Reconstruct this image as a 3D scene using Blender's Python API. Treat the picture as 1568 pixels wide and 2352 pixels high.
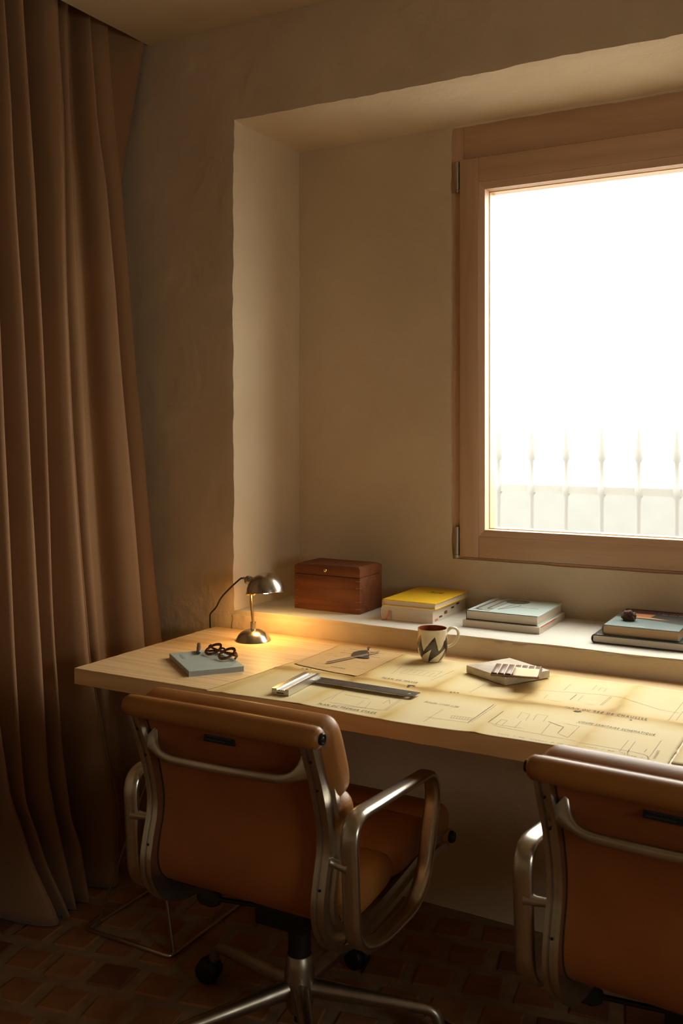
import bpy, bmesh, math, random
from mathutils import Vector, Matrix, noise
from math import sin, cos, pi, radians, sqrt, exp
random.seed(11)
for o in list(bpy.data.objects):
    bpy.data.objects.remove(o)
sc = bpy.context.scene
COL = sc.collection

# ------------------------------------------------------------------ camera
cd = bpy.data.cameras.new('camera')
cam = bpy.data.objects.new('camera', cd); COL.objects.link(cam)
cam.location = (0, 0, 1.355)
cam.rotation_euler = (radians(90), 0, radians(29.2))
cd.sensor_fit = 'VERTICAL'; cd.sensor_height = 36; cd.sensor_width = 24
cd.lens = 2215 / 2352 * 36
cd.shift_y = -(1176 - 989) / 2352
cd.clip_start = 0.05
cd.dof.use_dof = True; cd.dof.focus_distance = 2.5; cd.dof.aperture_fstop = 5.6
sc.camera = cam

# ------------------------------------------------------------------ light
SKY = 12.0
world = bpy.data.worlds.new('overcast_sky'); sc.world = world
world.use_nodes = True
bg = world.node_tree.nodes['Background']
bg.inputs[0].default_value = (1.0, 0.965, 0.885, 1)
bg.inputs[1].default_value = SKY
pl = bpy.data.lights.new('window_portal', 'AREA')
pl.shape = 'RECTANGLE'; pl.size = 1.10; pl.size_y = 1.16
pl.cycles.is_portal = True
po = bpy.data.objects.new('window_portal', pl); COL.objects.link(po)
po.location = (-0.608, 3.03, 1.585); po.rotation_euler = (radians(-90), 0, 0)
p2 = bpy.data.lights.new('fill_window_portal', 'AREA')  # portal for the added fill window
p2.shape = 'RECTANGLE'; p2.size = .78; p2.size_y = .80
p2.cycles.is_portal = True
po2 = bpy.data.objects.new('fill_window_portal', p2); COL.objects.link(po2)
po2.location = (2.36, .30, 1.33); po2.rotation_euler = (radians(90), 0, radians(90))
sc.view_settings.view_transform = 'Standard'
sc.view_settings.look = 'None'
sc.view_settings.exposure = 0.0
sc.view_settings.gamma = 1.0
sc.view_settings.use_curve_mapping = False

# ------------------------------------------------------------------ materials
def nd(nt, t, **kw):
    n = nt.nodes.new(t)
    for k, v in kw.items(): setattr(n, k, v)
    return n

def mat(name, col, rough=.5, metal=0., col2=None, scale=8., stretch=(1, 1, 1), detail=4., lo=.35, hi=.65,
        bump=0., bscale=60., bstretch=(1, 1, 1), bdist=.002, sheen=0., coat=0., spec=.5, trans=0., rough2=None, rot=(0, 0, 0), distort=0.):
    m = bpy.data.materials.new(name); m.use_nodes = True
    nt = m.node_tree; p = nt.nodes['Principled BSDF']
    p.inputs['Base Color'].default_value = (*col, 1)
    p.inputs['Roughness'].default_value = rough
    p.inputs['Metallic'].default_value = metal
    p.inputs['Specular IOR Level'].default_value = spec
    p.inputs['Sheen Weight'].default_value = sheen
    p.inputs['Coat Weight'].default_value = coat
    p.inputs['Transmission Weight'].default_value = trans
    tc = nd(nt, 'ShaderNodeTexCoord')
    if col2 is not None:
        mp = nd(nt, 'ShaderNodeMapping'); mp.inputs['Scale'].default_value = stretch; mp.inputs['Rotation'].default_value = rot
        nt.links.new(tc.outputs['Object'], mp.inputs['Vector'])
        n = nd(nt, 'ShaderNodeTexNoise'); n.inputs['Scale'].default_value = scale; n.inputs['Detail'].default_value = detail
        n.inputs['Distortion'].default_value = distort
        nt.links.new(mp.outputs[0], n.inputs['Vector'])
        r = nd(nt, 'ShaderNodeValToRGB')
        r.color_ramp.elements[0].position = lo; r.color_ramp.elements[1].position = hi
        r.color_ramp.elements[0].color = (*col, 1); r.color_ramp.elements[1].color = (*col2, 1)
        nt.links.new(n.outputs['Fac'], r.inputs[0]); nt.links.new(r.outputs[0], p.inputs['Base Color'])
        if rough2 is not None:
            mr = nd(nt, 'ShaderNodeMapRange'); mr.inputs['To Min'].default_value = rough; mr.inputs['To Max'].default_value = rough2
            nt.links.new(n.outputs['Fac'], mr.inputs['Value']); nt.links.new(mr.outputs[0], p.inputs['Roughness'])
    if bump:
        mb = nd(nt, 'ShaderNodeMapping'); mb.inputs['Scale'].default_value = bstretch
        nt.links.new(tc.outputs['Object'], mb.inputs['Vector'])
        n2 = nd(nt, 'ShaderNodeTexNoise'); n2.inputs['Scale'].default_value = bscale; n2.inputs['Detail'].default_value = 6
        nt.links.new(mb.outputs[0], n2.inputs['Vector'])
        b = nd(nt, 'ShaderNodeBump'); b.inputs['Strength'].default_value = bump; b.inputs['Distance'].default_value = bdist
        nt.links.new(n2.outputs['Fac'], b.inputs['Height']); nt.links.new(b.outputs[0], p.inputs['Normal'])
    return m

def plaster(name, col, col2, strength=.7):
    m = mat(name, col, .85, col2=col2, scale=2.2, detail=6, spec=.25)
    nt = m.node_tree; p = nt.nodes['Principled BSDF']
    tc = nd(nt, 'ShaderNodeTexCoord')
    last = None
    # broad unevenness, diagonal trowel strokes, fine grit, sparse pits
    for sc_, st, rot, dist, w in ((5, (1, 1, 1), (0, 0, 0), .012, 1), (13, (1.0, 1.0, .8), (0, .6, 0), .0045, 1), (150, (1, 1, 1), (0, 0, 0), .0008, 1)):
        mp = nd(nt, 'ShaderNodeMapping'); mp.inputs['Scale'].default_value = st; mp.inputs['Rotation'].default_value = rot
        nt.links.new(tc.outputs['Object'], mp.inputs['Vector'])
        n = nd(nt, 'ShaderNodeTexNoise'); n.inputs['Scale'].default_value = sc_; n.inputs['Detail'].default_value = 5
        n.inputs['Distortion'].default_value = .6
        nt.links.new(mp.outputs[0], n.inputs['Vector'])
        b = nd(nt, 'ShaderNodeBump'); b.inputs['Strength'].default_value = strength * w; b.inputs['Distance'].default_value = dist
        nt.links.new(n.outputs['Fac'], b.inputs['Height'])
        if last: nt.links.new(last.outputs[0], b.inputs['Normal'])
        last = b
    # strokes cluster in patches
    n3 = nd(nt, 'ShaderNodeTexNoise'); n3.inputs['Scale'].default_value = 1.7; nt.links.new(tc.outputs['Object'], n3.inputs['Vector'])
    r3 = nd(nt, 'ShaderNodeValToRGB'); r3.color_ramp.elements[0].position = .54; r3.color_ramp.elements[1].position = .68
    nt.links.new(n3.outputs['Fac'], r3.inputs[0])
    mp = nd(nt, 'ShaderNodeMapping'); mp.inputs['Scale'].default_value = (1, 1, .5); mp.inputs['Rotation'].default_value = (0, .62, 0)
    nt.links.new(tc.outputs['Object'], mp.inputs['Vector'])
    n4 = nd(nt, 'ShaderNodeTexNoise'); n4.inputs['Scale'].default_value = 36; n4.inputs['Detail'].default_value = 3; n4.inputs['Distortion'].default_value = .8
    nt.links.new(mp.outputs[0], n4.inputs['Vector'])
    mul = nd(nt, 'ShaderNodeMath', operation='MULTIPLY'); nt.links.new(n4.outputs['Fac'], mul.inputs[0]); nt.links.new(r3.outputs[0], mul.inputs[1])
    b = nd(nt, 'ShaderNodeBump'); b.inputs['Strength'].default_value = strength; b.inputs['Distance'].default_value = .0035
    nt.links.new(mul.outputs[0], b.inputs['Height']); nt.links.new(last.outputs[0], b.inputs['Normal'])
    nt.links.new(b.outputs[0], p.inputs['Normal'])
    return m

def wood(name, light, dark, axis='X', bands=14., rough=.55, gscale=5., coat=0.):
    """long grain with growth bands, grain runs along `axis`"""
    m = bpy.data.materials.new(name); m.use_nodes = True
    nt = m.node_tree; p = nt.nodes['Principled BSDF']
    p.inputs['Roughness'].default_value = rough; p.inputs['Coat Weight'].default_value = coat
    p.inputs['Specular IOR Level'].default_value = .35
    tc = nd(nt, 'ShaderNodeTexCoord'); mp = nd(nt, 'ShaderNodeMapping')
    a = .06
    mp.inputs['Scale'].default_value = {'X': (a, 1, 1), 'Y': (1, a, 1), 'Z': (1, 1, a)}[axis]
    nt.links.new(tc.outputs['Object'], mp.inputs['Vector'])
    n1 = nd(nt, 'ShaderNodeTexNoise'); n1.inputs['Scale'].default_value = gscale * 2; n1.inputs['Detail'].default_value = 2; n1.inputs['Distortion'].default_value = .4
    nt.links.new(mp.outputs[0], n1.inputs['Vector'])
    mul = nd(nt, 'ShaderNodeMath', operation='MULTIPLY'); mul.inputs[1].default_value = bands
    nt.links.new(n1.outputs['Fac'], mul.inputs[0])
    fr = nd(nt, 'ShaderNodeMath', operation='PINGPONG'); fr.inputs[1].default_value = 1.0
    nt.links.new(mul.outputs[0], fr.inputs[0])
    n2 = nd(nt, 'ShaderNodeTexNoise'); n2.inputs['Scale'].default_value = gscale * 40; n2.inputs['Detail'].default_value = 3
    nt.links.new(mp.outputs[0], n2.inputs['Vector'])
    mx = nd(nt, 'ShaderNodeMath', operation='MULTIPLY_ADD'); mx.inputs[1].default_value = .45
    nt.links.new(n2.outputs['Fac'], mx.inputs[0])
    m3 = nd(nt, 'ShaderNodeMath', operation='MULTIPLY'); m3.inputs[1].default_value = .55
    nt.links.new(fr.outputs[0], m3.inputs[0]); nt.links.new(m3.outputs[0], mx.inputs[2])
    r = nd(nt, 'ShaderNodeValToRGB')
    r.color_ramp.elements[0].position = .2; r.color_ramp.elements[1].position = .85
    r.color_ramp.elements[0].color = (*light, 1); r.color_ramp.elements[1].color = (*dark, 1)
    nt.links.new(mx.outputs[0], r.inputs[0]); nt.links.new(r.outputs[0], p.inputs['Base Color'])
    b = nd(nt, 'ShaderNodeBump'); b.inputs['Strength'].default_value = .25; b.inputs['Distance'].default_value = .001
    nt.links.new(n2.outputs['Fac'], b.inputs['Height']); nt.links.new(b.outputs[0], p.inputs['Normal'])
    return m

M = {}
M['plaster'] = plaster('limewashed_plaster', (.71, .565, .385), (.64, .50, .33), .8)
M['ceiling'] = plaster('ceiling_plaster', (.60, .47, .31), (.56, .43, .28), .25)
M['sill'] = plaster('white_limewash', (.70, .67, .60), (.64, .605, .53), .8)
M['ochre'] = plaster('ochre_room_plaster', (.52, .40, .26), (.47, .36, .225), .3)
M['mortar'] = mat('floor_mortar', (.33, .225, .125), .9, col2=(.26, .17, .09), scale=25, bump=.6, bscale=120)
BRICKS = [mat('terracotta_brick_%d' % i, c, .75, col2=c2, scale=9, bump=.5, bscale=70, spec=.3) for i, (c, c2) in enumerate((
    ((.36, .165, .062), (.28, .12, .045)), ((.33, .145, .055), (.25, .105, .04)), ((.39, .19, .08), (.30, .135, .055)), ((.22, .09, .045), (.17, .07, .035))))]
M['pine'] = wood('pale_pine', (.84, .595, .32), (.70, .455, .205), 'X', 16, .5, 5)
M['mahogany'] = wood('reddish_box_wood', (.205, .062, .018), (.135, .038, .011), 'X', 9, .6, 7, .0)
M['box_joint'] = wood('box_end_grain', (.25, .09, .032), (.19, .065, .022), 'Y', 9, .5, 7)
M['meranti_z'] = wood('window_wood_upright', (.64, .41, .26), (.53, .325, .195), 'Z', 7, .5, 4)
M['meranti_x'] = wood('window_wood_level', (.64, .41, .26), (.53, .325, .195), 'X', 7, .5, 4)
M['bead'] = wood('glazing_bead_wood', (.52, .33, .16), (.44, .26, .12), 'X', 6, .45, 4)
M['steel'] = mat('brushed_steel', (.62, .58, .50), .3, 1., col2=(.5, .46, .4), scale=30, stretch=(1, 1, 1))
M['alu'] = mat('polished_cast_aluminium', (.60, .565, .48), .24, 1., col2=(.50, .46, .385), scale=14, rough2=.36)
M['base_alu'] = mat('worn_base_aluminium', (.50, .45, .36), .32, 1., col2=(.38, .33, .25), scale=18, rough2=.45)
M['wire'] = mat('steel_wire', (.55, .50, .42), .3, 1.)
M['black'] = mat('black_plastic', (.012, .010, .009), .45)
M['cap'] = mat('dark_end_cap', (.03, .026, .022), .3, .6)
M['leather'] = mat('cognac_leather', (.40, .165, .036), .38, col2=(.33, .125, .026), scale=7, detail=5, bump=.35, bscale=260, bdist=.0008, spec=.5, rough2=.5)
M['sling'] = mat('cognac_back_hide', (.36, .115, .026), .6, col2=(.31, .095, .02), scale=9, bump=.3, bscale=420, bdist=.0006, spec=.35)
M['seam'] = mat('seam_thread', (.20, .085, .02), .7)
M['curtain'] = mat('brown_velvet', (.325, .182, .09), .9, col2=(.285, .158, .077), scale=3, bump=.12, bscale=300, sheen=.12, spec=.15)
M['lampmetal'] = mat('brushed_nickel', (.58, .53, .44), .26, 1., col2=(.48, .43, .35), scale=60, stretch=(1, 1, .15), bump=.12, bscale=160, bstretch=(1, 1, .1), bdist=.0005)
M['brass'] = mat('brass', (.75, .52, .22), .22, 1.)
M['cord'] = mat('black_cord', (.015, .011, .008), .6)
M['paper'] = None
M['ink'] = mat('faded_ink', (.10, .065, .04), .8)
M['pencil'] = mat('pencil_line', (.33, .235, .125), .85)
M['nb'] = mat('pale_blue_card', (.40, .47, .45), .6, col2=(.37, .44, .42), scale=20)
M['nbp'] = mat('grey_blue_pages', (.40, .43, .44), .8, col2=(.33, .36, .37), scale=30, stretch=(.2, .2, 12))
M['nbt'] = mat('embossed_letters', (.29, .36, .35), .6)
M['yellow'] = mat('yellow_cloth_cover', (.83, .50, .012), .5, col2=(.78, .455, .01), scale=40)
M['brownink'] = mat('brown_print', (.17, .085, .01), .6)
M['pages'] = mat('book_pages', (.72, .62, .48), .85, col2=(.60, .50, .37), scale=45, stretch=(.15, .15, 14), lo=.3, hi=.7)
M['whitecover'] = mat('white_book_cover', (.78, .72, .62), .5)
M['ribbon'] = mat('pink_ribbon', (.60, .20, .17), .5)
M['mint'] = mat('mint_glossy_cover', (.55, .66, .62), .3, coat=.1)
M['minttone'] = mat('grey_cover_art', (.46, .50, .47), .2, coat=.3)
M['dark'] = mat('dark_spine', (.025, .022, .02), .35)
M['olive'] = mat('olive_grey_print', (.105, .10, .075), .2, coat=.3)
M['tealcover'] = mat('teal_grey_cover', (.14, .20, .185), .5, col2=(.09, .125, .115), scale=5)
M['blackcover'] = mat('black_cover_print', (.018, .016, .014), .5)
M['orange'] = mat('orange_print', (.46, .17, .065), .5)
M['orange2'] = mat('light_orange_print', (.60, .28, .09), .5)
M['red'] = mat('red_print', (.68, .05, .05), .5)
M['white'] = mat('white_print', (.75, .72, .65), .4)
M['tanpages'] = mat('tan_pages', (.52, .35, .19), .85, col2=(.45, .29, .15), scale=40, stretch=(.2, .2, 10))
M['rock'] = mat('rough_brown_rock', (.16, .085, .045), .9, col2=(.075, .04, .024), scale=40, bump=1., bscale=120, bdist=.004)
M['mug'] = None
M['mugin'] = mat('red_brown_glaze', (.26, .062, .024), .12, coat=.5)
M['marble'] = mat('travertine_slab', (.66, .58, .46), .55, col2=(.50, .42, .31), scale=22, stretch=(1, 1, 2), bump=.5, bscale=140)
M['ceramic'] = mat('brown_glazed_ceramic', (.15, .042, .014), .38, col2=(.10, .027, .009), scale=60, coat=.0)
M['rim'] = mat('amber_glaze_rim', (.40, .20, .05), .4)
M['board'] = mat('sample_board', (.22, .13, .065), .7)
M['gap'] = mat('pale_sample_grout', (.78, .70, .54), .7)
M['card'] = mat('cream_card', (.76, .60, .36), .7, col2=(.70, .55, .33), scale=12)
M['ruler_al'] = mat('anodised_aluminium', (.66, .63, .57), .35, .9)
M['ruler_st'] = mat('dull_steel_blade', (.20, .185, .165), .42, .85, col2=(.15, .135, .12), scale=40)
M['chrome'] = mat('chrome', (.8, .78, .74), .1, 1.)
M['tortoise'] = mat('tortoiseshell', (.085, .024, .008), .15, col2=(.26, .085, .02), scale=55, lo=.5, hi=.72, coat=.5)
M['pen'] = mat('dark_blue_pen', (.035, .05, .07), .3, col2=(.10, .075, .06), scale=50, coat=.3)
M['penblue'] = mat('pen_blue_end', (.05, .09, .16), .25, coat=.3)
M['iron'] = mat('weathered_railing', (.19, .19, .187), .7)
M['gravel'] = mat('pale_gravel', (.25, .245, .235), .95, col2=(.23, .225, .215), scale=20)
M['outwall'] = mat('grey_boundary_wall', (.15, .148, .14), .9, col2=(.14, .138, .13), scale=6)
M['hinge'] = mat('hinge_metal', (.42, .39, .32), .4, .9)
M['tag'] = mat('black_woven_tag', (.008, .008, .008), .7)
M['tagink'] = mat('grey_tag_thread', (.10, .10, .09), .7)

g = bpy.data.materials.new('window_glass'); g.use_nodes = True; nt = g.node_tree; nt.nodes.clear()
out = nd(nt, 'ShaderNodeOutputMaterial'); tr = nd(nt, 'ShaderNodeBsdfTransparent'); gl = nd(nt, 'ShaderNodeBsdfGlossy')
tr.inputs[0].default_value = (.97, .985, .975, 1); gl.inputs['Roughness'].default_value = .02
lw = nd(nt, 'ShaderNodeLayerWeight'); pw5 = nd(nt, 'ShaderNodeMath', operation='POWER'); pw5.inputs[1].default_value = 5
nt.links.new(lw.outputs['Facing'], pw5.inputs[0]); fz = nd(nt, 'ShaderNodeMath', operation='MULTIPLY_ADD'); fz.inputs[1].default_value = .92; fz.inputs[2].default_value = .03
nt.links.new(pw5.outputs[0], fz.inputs[0])
mxs = nd(nt, 'ShaderNodeMixShader'); nt.links.new(fz.outputs[0], mxs.inputs[0]); nt.links.new(tr.outputs[0], mxs.inputs[1]); nt.links.new(gl.outputs[0], mxs.inputs[2])
nt.links.new(mxs.outputs[0], out.inputs[0]); M['glass'] = g
g = g.copy(); g.name = 'spectacle_lens'; M['lens'] = g

# old plan paper: yellowing along folds comes from a vertex attribute (stain of the sheet itself)
def paper_mat(name, base, stain, dark):
    m = mat(name, base, .75, spec=.25, bump=.15, bscale=60, bdist=.001)
    nt = m.node_tree; p = nt.nodes['Principled BSDF']
    at = nd(nt, 'ShaderNodeAttribute', attribute_name='stain')
    tc = nd(nt, 'ShaderNodeTexCoord'); n = nd(nt, 'ShaderNodeTexNoise'); n.inputs['Scale'].default_value = 9; n.inputs['Detail'].default_value = 5
    nt.links.new(tc.outputs['Object'], n.inputs['Vector'])
    ad = nd(nt, 'ShaderNodeMath', operation='MULTIPLY_ADD'); ad.inputs[1].default_value = .5
    nt.links.new(n.outputs['Fac'], ad.inputs[0]); 
    sb = nd(nt, 'ShaderNodeMath', operation='SUBTRACT'); sb.inputs[1].default_value = .25
    nt.links.new(at.outputs['Fac'], sb.inputs[0]); nt.links.new(sb.outputs[0], ad.inputs[2])
    r = nd(nt, 'ShaderNodeValToRGB'); e = r.color_ramp.elements
    e[0].position = .0; e[0].color = (*base, 1); e[1].position = 1.; e[1].color = (*dark, 1)
    k = e.new(.5); k.color = (*stain, 1)
    nt.links.new(ad.outputs[0], r.inputs[0]); nt.links.new(r.outputs[0], p.inputs['Base Color'])
    return m
M['paper'] = paper_mat('yellowed_plan_paper', (.78, .64, .36), (.68, .49, .19), (.45, .26, .07))
M['cover'] = paper_mat('tan_title_page', (.66, .45, .22), (.58, .36, .14), (.40, .22, .07))

# marbled mug glaze: cream with dark zigzag flames round the belly
m = mat('cream_slip_glaze', (.72, .61, .42), .12, coat=.5); nt = m.node_tree; p = nt.nodes['Principled BSDF']
tc = nd(nt, 'ShaderNodeTexCoord'); sx = nd(nt, 'ShaderNodeSeparateXYZ'); nt.links.new(tc.outputs['Object'], sx.inputs[0])
an = nd(nt, 'ShaderNodeMath', operation='ARCTAN2'); nt.links.new(sx.outputs[1], an.inputs[0]); nt.links.new(sx.outputs[0], an.inputs[1])
s1 = nd(nt, 'ShaderNodeMath', operation='MULTIPLY'); s1.inputs[1].default_value = 6 / (2 * pi); nt.links.new(an.outputs[0], s1.inputs[0])
zs = nd(nt, 'ShaderNodeMath', operation='MULTIPLY_ADD'); zs.inputs[1].default_value = 6.0; nt.links.new(sx.outputs[2], zs.inputs[0]); nt.links.new(s1.outputs[0], zs.inputs[2])
nz = nd(nt, 'ShaderNodeTexNoise'); nz.inputs['Scale'].default_value = 38; nz.inputs['Detail'].default_value = 4; nt.links.new(tc.outputs['Object'], nz.inputs['Vector'])
f1 = nd(nt, 'ShaderNodeMath', operation='FRACT'); nt.links.new(zs.outputs[0], f1.inputs[0])          # sawtooth round the mug
h1 = nd(nt, 'ShaderNodeMath', operation='MULTIPLY_ADD'); h1.inputs[1].default_value = .042; h1.inputs[2].default_value = .024; nt.links.new(f1.outputs[0], h1.inputs[0])
h2 = nd(nt, 'ShaderNodeMath', operation='MULTIPLY_ADD'); h2.inputs[1].default_value = .016; nt.links.new(nz.outputs['Fac'], h2.inputs[0]); nt.links.new(h1.outputs[0], h2.inputs[2])
top = nd(nt, 'ShaderNodeMath', operation='LESS_THAN'); nt.links.new(sx.outputs[2], top.inputs[0]); nt.links.new(h2.outputs[0], top.inputs[1])
zs2 = nd(nt, 'ShaderNodeMath', operation='MULTIPLY_ADD'); zs2.inputs[1].default_value = -9.0; nt.links.new(sx.outputs[2], zs2.inputs[0]); nt.links.new(s1.outputs[0], zs2.inputs[2])
f2 = nd(nt, 'ShaderNodeMath', operation='FRACT'); nt.links.new(zs2.outputs[0], f2.inputs[0])
h3 = nd(nt, 'ShaderNodeMath', operation='MULTIPLY_ADD'); h3.inputs[1].default_value = .040; h3.inputs[2].default_value = -.002; nt.links.new(f2.outputs[0], h3.inputs[0])
lowt = nd(nt, 'ShaderNodeMath', operation='GREATER_THAN'); nt.links.new(sx.outputs[2], lowt.inputs[0]); nt.links.new(h3.outputs[0], lowt.inputs[1])
an2 = nd(nt, 'ShaderNodeMath', operation='MULTIPLY'); nt.links.new(top.outputs[0], an2.inputs[0]); nt.links.new(lowt.outputs[0], an2.inputs[1])
mc = nd(nt, 'ShaderNodeMix', data_type='RGBA'); mc.inputs[6].default_value = (.72, .61, .42, 1); mc.inputs[7].default_value = (.045, .03, .02, 1)
nt.links.new(an2.outputs[0], mc.inputs[0]); nt.links.new(mc.outputs[2], p.inputs['Base Color'])
M['mug'] = m
g = mat('glowing_bulb', (1, .8, .5), .4); p = g.node_tree.nodes['Principled BSDF']
p.inputs['Emission Color'].default_value = (1, .62, .22, 1); p.inputs['Emission Strength'].default_value = 90
M['bulb'] = g

# ------------------------------------------------------------------ mesh helpers
def V(*a): return Vector(a)

def obj(name, bm, m, parent=None, smooth=None, loc=None, rot=None):
    if isinstance(bm, bpy.types.Mesh): me = bm
    else:
        me = bpy.data.meshes.new(name); bmesh.ops.recalc_face_normals(bm, faces=bm.faces[:]); bm.to_mesh(me); bm.free()
    for mm in (m if isinstance(m, (list, tuple)) else [m]): me.materials.append(mm)
    if smooth is not None:
        for p in me.polygons: p.use_smooth = True
        me.set_sharp_from_angle(angle=radians(smooth))
    o = bpy.data.objects.new(name, me); COL.objects.link(o)
    if parent: o.parent = parent
    if loc: o.location = loc
    if rot: o.rotation_euler = rot
    return o

def empty(name, loc=(0, 0, 0), rz=0):
    o = bpy.data.objects.new(name, None); o.empty_display_size = .05; COL.objects.link(o)
    o.location = loc; o.rotation_euler = (0, 0, rz); return o

def tag(o, label, cat, group=None, kind=None):
    o['label'] = label; o['category'] = cat
    if group: o['group'] = group
    if kind: o['kind'] = kind
    return o

def structure(o, label=None):
    o['kind'] = 'structure'
    if label: o['label'] = label
    return o

def NB(): return bmesh.new()

def box(bm, x0, x1, y0, y1, z0, z1, bev=0., seg=2, mtx=None):
    t = bmesh.new(); bmesh.ops.create_cube(t, size=1)
    for v in t.verts: v.co = V(x0 + (v.co.x + .5) * (x1 - x0), y0 + (v.co.y + .5) * (y1 - y0), z0 + (v.co.z + .5) * (z1 - z0))
    if bev: bmesh.ops.bevel(t, geom=t.edges[:], offset=bev, segments=seg, profile=.5, affect='EDGES')
    merge(bm, t, mtx)

def merge(bm, t, mtx=None):
    if mtx is not None: bmesh.ops.transform(t, matrix=mtx, verts=t.verts[:])
    vm = {v: bm.verts.new(v.co) for v in t.verts}
    for f in t.faces:
        try:
            nf = bm.faces.new([vm[v] for v in f.verts]); nf.material_index = f.material_index
        except ValueError: pass
    t.free()

def ring_faces(bm, a, b):
    n = len(a)
    for i in range(n): bm.faces.new((a[i], a[(i + 1) % n], b[(i + 1) % n], b[i]))

def tube(bm, pts, r, seg=10, closed=False, radii=None):
    pts = [Vector(p) for p in pts]; n = len(pts); rings = []
    up = None
    for i, p in enumerate(pts):
        if closed: t = (pts[(i + 1) % n] - pts[i - 1]).normalized()
        else: t = (pts[min(i + 1, n - 1)] - pts[max(i - 1, 0)]).normalized()
        if up is None:
            up = V(0, 0, 1) if abs(t.z) < .9 else V(1, 0, 0)
        a = (up - t * up.dot(t)).normalized(); b = t.cross(a); up = a
        rr = radii[i] if radii else r
        rings.append([bm.verts.new(p + (a * cos(2 * pi * k / seg) + b * sin(2 * pi * k / seg)) * rr) for k in range(seg)])
    for i in range(n - 1): ring_faces(bm, rings[i], rings[i + 1])
    if closed: ring_faces(bm, rings[-1], rings[0])
    else: bm.faces.new(rings[0][::-1]); bm.faces.new(rings[-1])

def sweep(bm, pts, axis, prof, closed=False, scales=None):
    """sweep a closed profile [(n, a)] along a planar path; a runs along `axis`, n across the path in its plane"""
    axis = Vector(axis).normalized(); pts = [Vector(p) for p in pts]; n = len(pts); rings = []
    for i, p in enumerate(pts):
        if closed: t = (pts[(i + 1) % n] - pts[i - 1]).normalized()
        else: t = (pts[min(i + 1, n - 1)] - pts[max(i - 1, 0)]).normalized()
        nn = axis.cross(t).normalized(); s = scales[i] if scales else (1, 1)
        rings.append([bm.verts.new(p + nn * q[0] * s[0] + axis * q[1] * s[1]) for q in prof])
    for i in range(n - 1): ring_faces(bm, rings[i], rings[i + 1])
    if closed: ring_faces(bm, rings[-1], rings[0])
    else: bm.faces.new(rings[0][::-1]); bm.faces.new(rings[-1])

def lathe(bm, prof, seg=32, mtx=None):
    t = bmesh.new(); rings = []
    for r, z in prof:
        if r < 1e-6: rings.append([t.verts.new((0, 0, z))])
        else: rings.append([t.verts.new((r * cos(2 * pi * k / seg), r * sin(2 * pi * k / seg), z)) for k in range(seg)])
    for a, b in zip(rings, rings[1:]):
        if len(a) == 1 and len(b) == 1: continue
        if len(a) == 1:
            for k in range(seg): t.faces.new((a[0], b[k], b[(k + 1) % seg]))
        elif len(b) == 1:
            for k in range(seg): t.faces.new((a[k], a[(k + 1) % seg], b[0]))
        else: ring_faces(t, a, b)
    merge(bm, t, mtx)

def prism(bm, poly, z0, z1, mtx=None, bev=0.):
    t = bmesh.new()
    a = [t.verts.new((x, y, z0)) for x, y in poly]; b = [t.verts.new((x, y, z1)) for x, y in poly]
    t.faces.new(a[::-1]); t.faces.new(b); ring_faces(t, a, b)
    if bev: bmesh.ops.bevel(t, geom=t.edges[:], offset=bev, segments=2, profile=.5, affect='EDGES')
    merge(bm, t, mtx)

def crom(pts, n=6, closed=False):
    P = [Vector(p) for p in pts]; out_ = []; m = len(P)
    rng = range(m if closed else m - 1)
    for i in rng:
        if closed: a, b, c, d = P[i - 1], P[i], P[(i + 1) % m], P[(i + 2) % m]
        else: a, b, c, d = P[max(i - 1, 0)], P[i], P[i + 1], P[min(i + 2, m - 1)]
        for k in range(n):
            t = k / n
            out_.append(.5 * ((2 * b) + (c - a) * t + (2 * a - 5 * b + 4 * c - d) * t * t + (3 * b - a - 3 * c + d) * t ** 3))
    if not closed: out_.append(P[-1])
    return out_

def fillet(pts, rad, n=5, closed=False):
    P = [Vector(p) for p in pts]; m = len(P); out_ = []
    for i, p in enumerate(P):
        if not closed and i in (0, m - 1): out_.append(p); continue
        a = P[i - 1]; b = P[(i + 1) % m]; r = rad[i] if isinstance(rad, (list, tuple)) else rad
        da = (a - p); db = (b - p); r = min(r, da.length * .49, db.length * .49)
        s = p + da.normalized() * r; e = p + db.normalized() * r
        for k in range(n + 1):
            t = k / n; out_.append(s * (1 - t) ** 2 + p * 2 * t * (1 - t) + e * t * t)
    return out_

def text_mesh(s, size, space=1., shear=0.):
    cu = bpy.data.curves.new('t', 'FONT'); cu.body = s; cu.size = size; cu.space_character = space; cu.shear = shear
    cu.align_x = 'LEFT'; cu.resolution_u = 2
    o = bpy.data.objects.new('t', cu); COL.objects.link(o)
    dg = bpy.context.evaluated_depsgraph_get(); dg.update()
    me = bpy.data.meshes.new_from_object(o.evaluated_get(dg))
    bpy.data.objects.remove(o); bpy.data.curves.remove(cu)
    return me

def text(name, s, size, m, parent, width=None, mtx=None, hfun=None, space=1., shear=0., hscale=1.):
    """flat lettering; stretched to `width` if given; hfun lifts it onto a wavy sheet"""
    me = text_mesh(s, size, space, shear)
    xs = [v.co.x for v in me.vertices]; w = max(xs) - min(xs); x0 = min(xs)
    k = (width / w) if width else 1.
    for v in me.vertices:
        co = V((v.co.x - x0) * k, v.co.y * hscale, 0)
        if mtx is not None: co = mtx @ co
        if hfun: co.z += hfun(co.x, co.y)
        v.co = co
    return obj(name, me, m, parent)

def copy_tree(o, parent=None):
    c = o.copy(); COL.objects.link(c); c.parent = parent
    for ch in list(o.children): copy_tree(ch, c)
    return c

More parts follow.
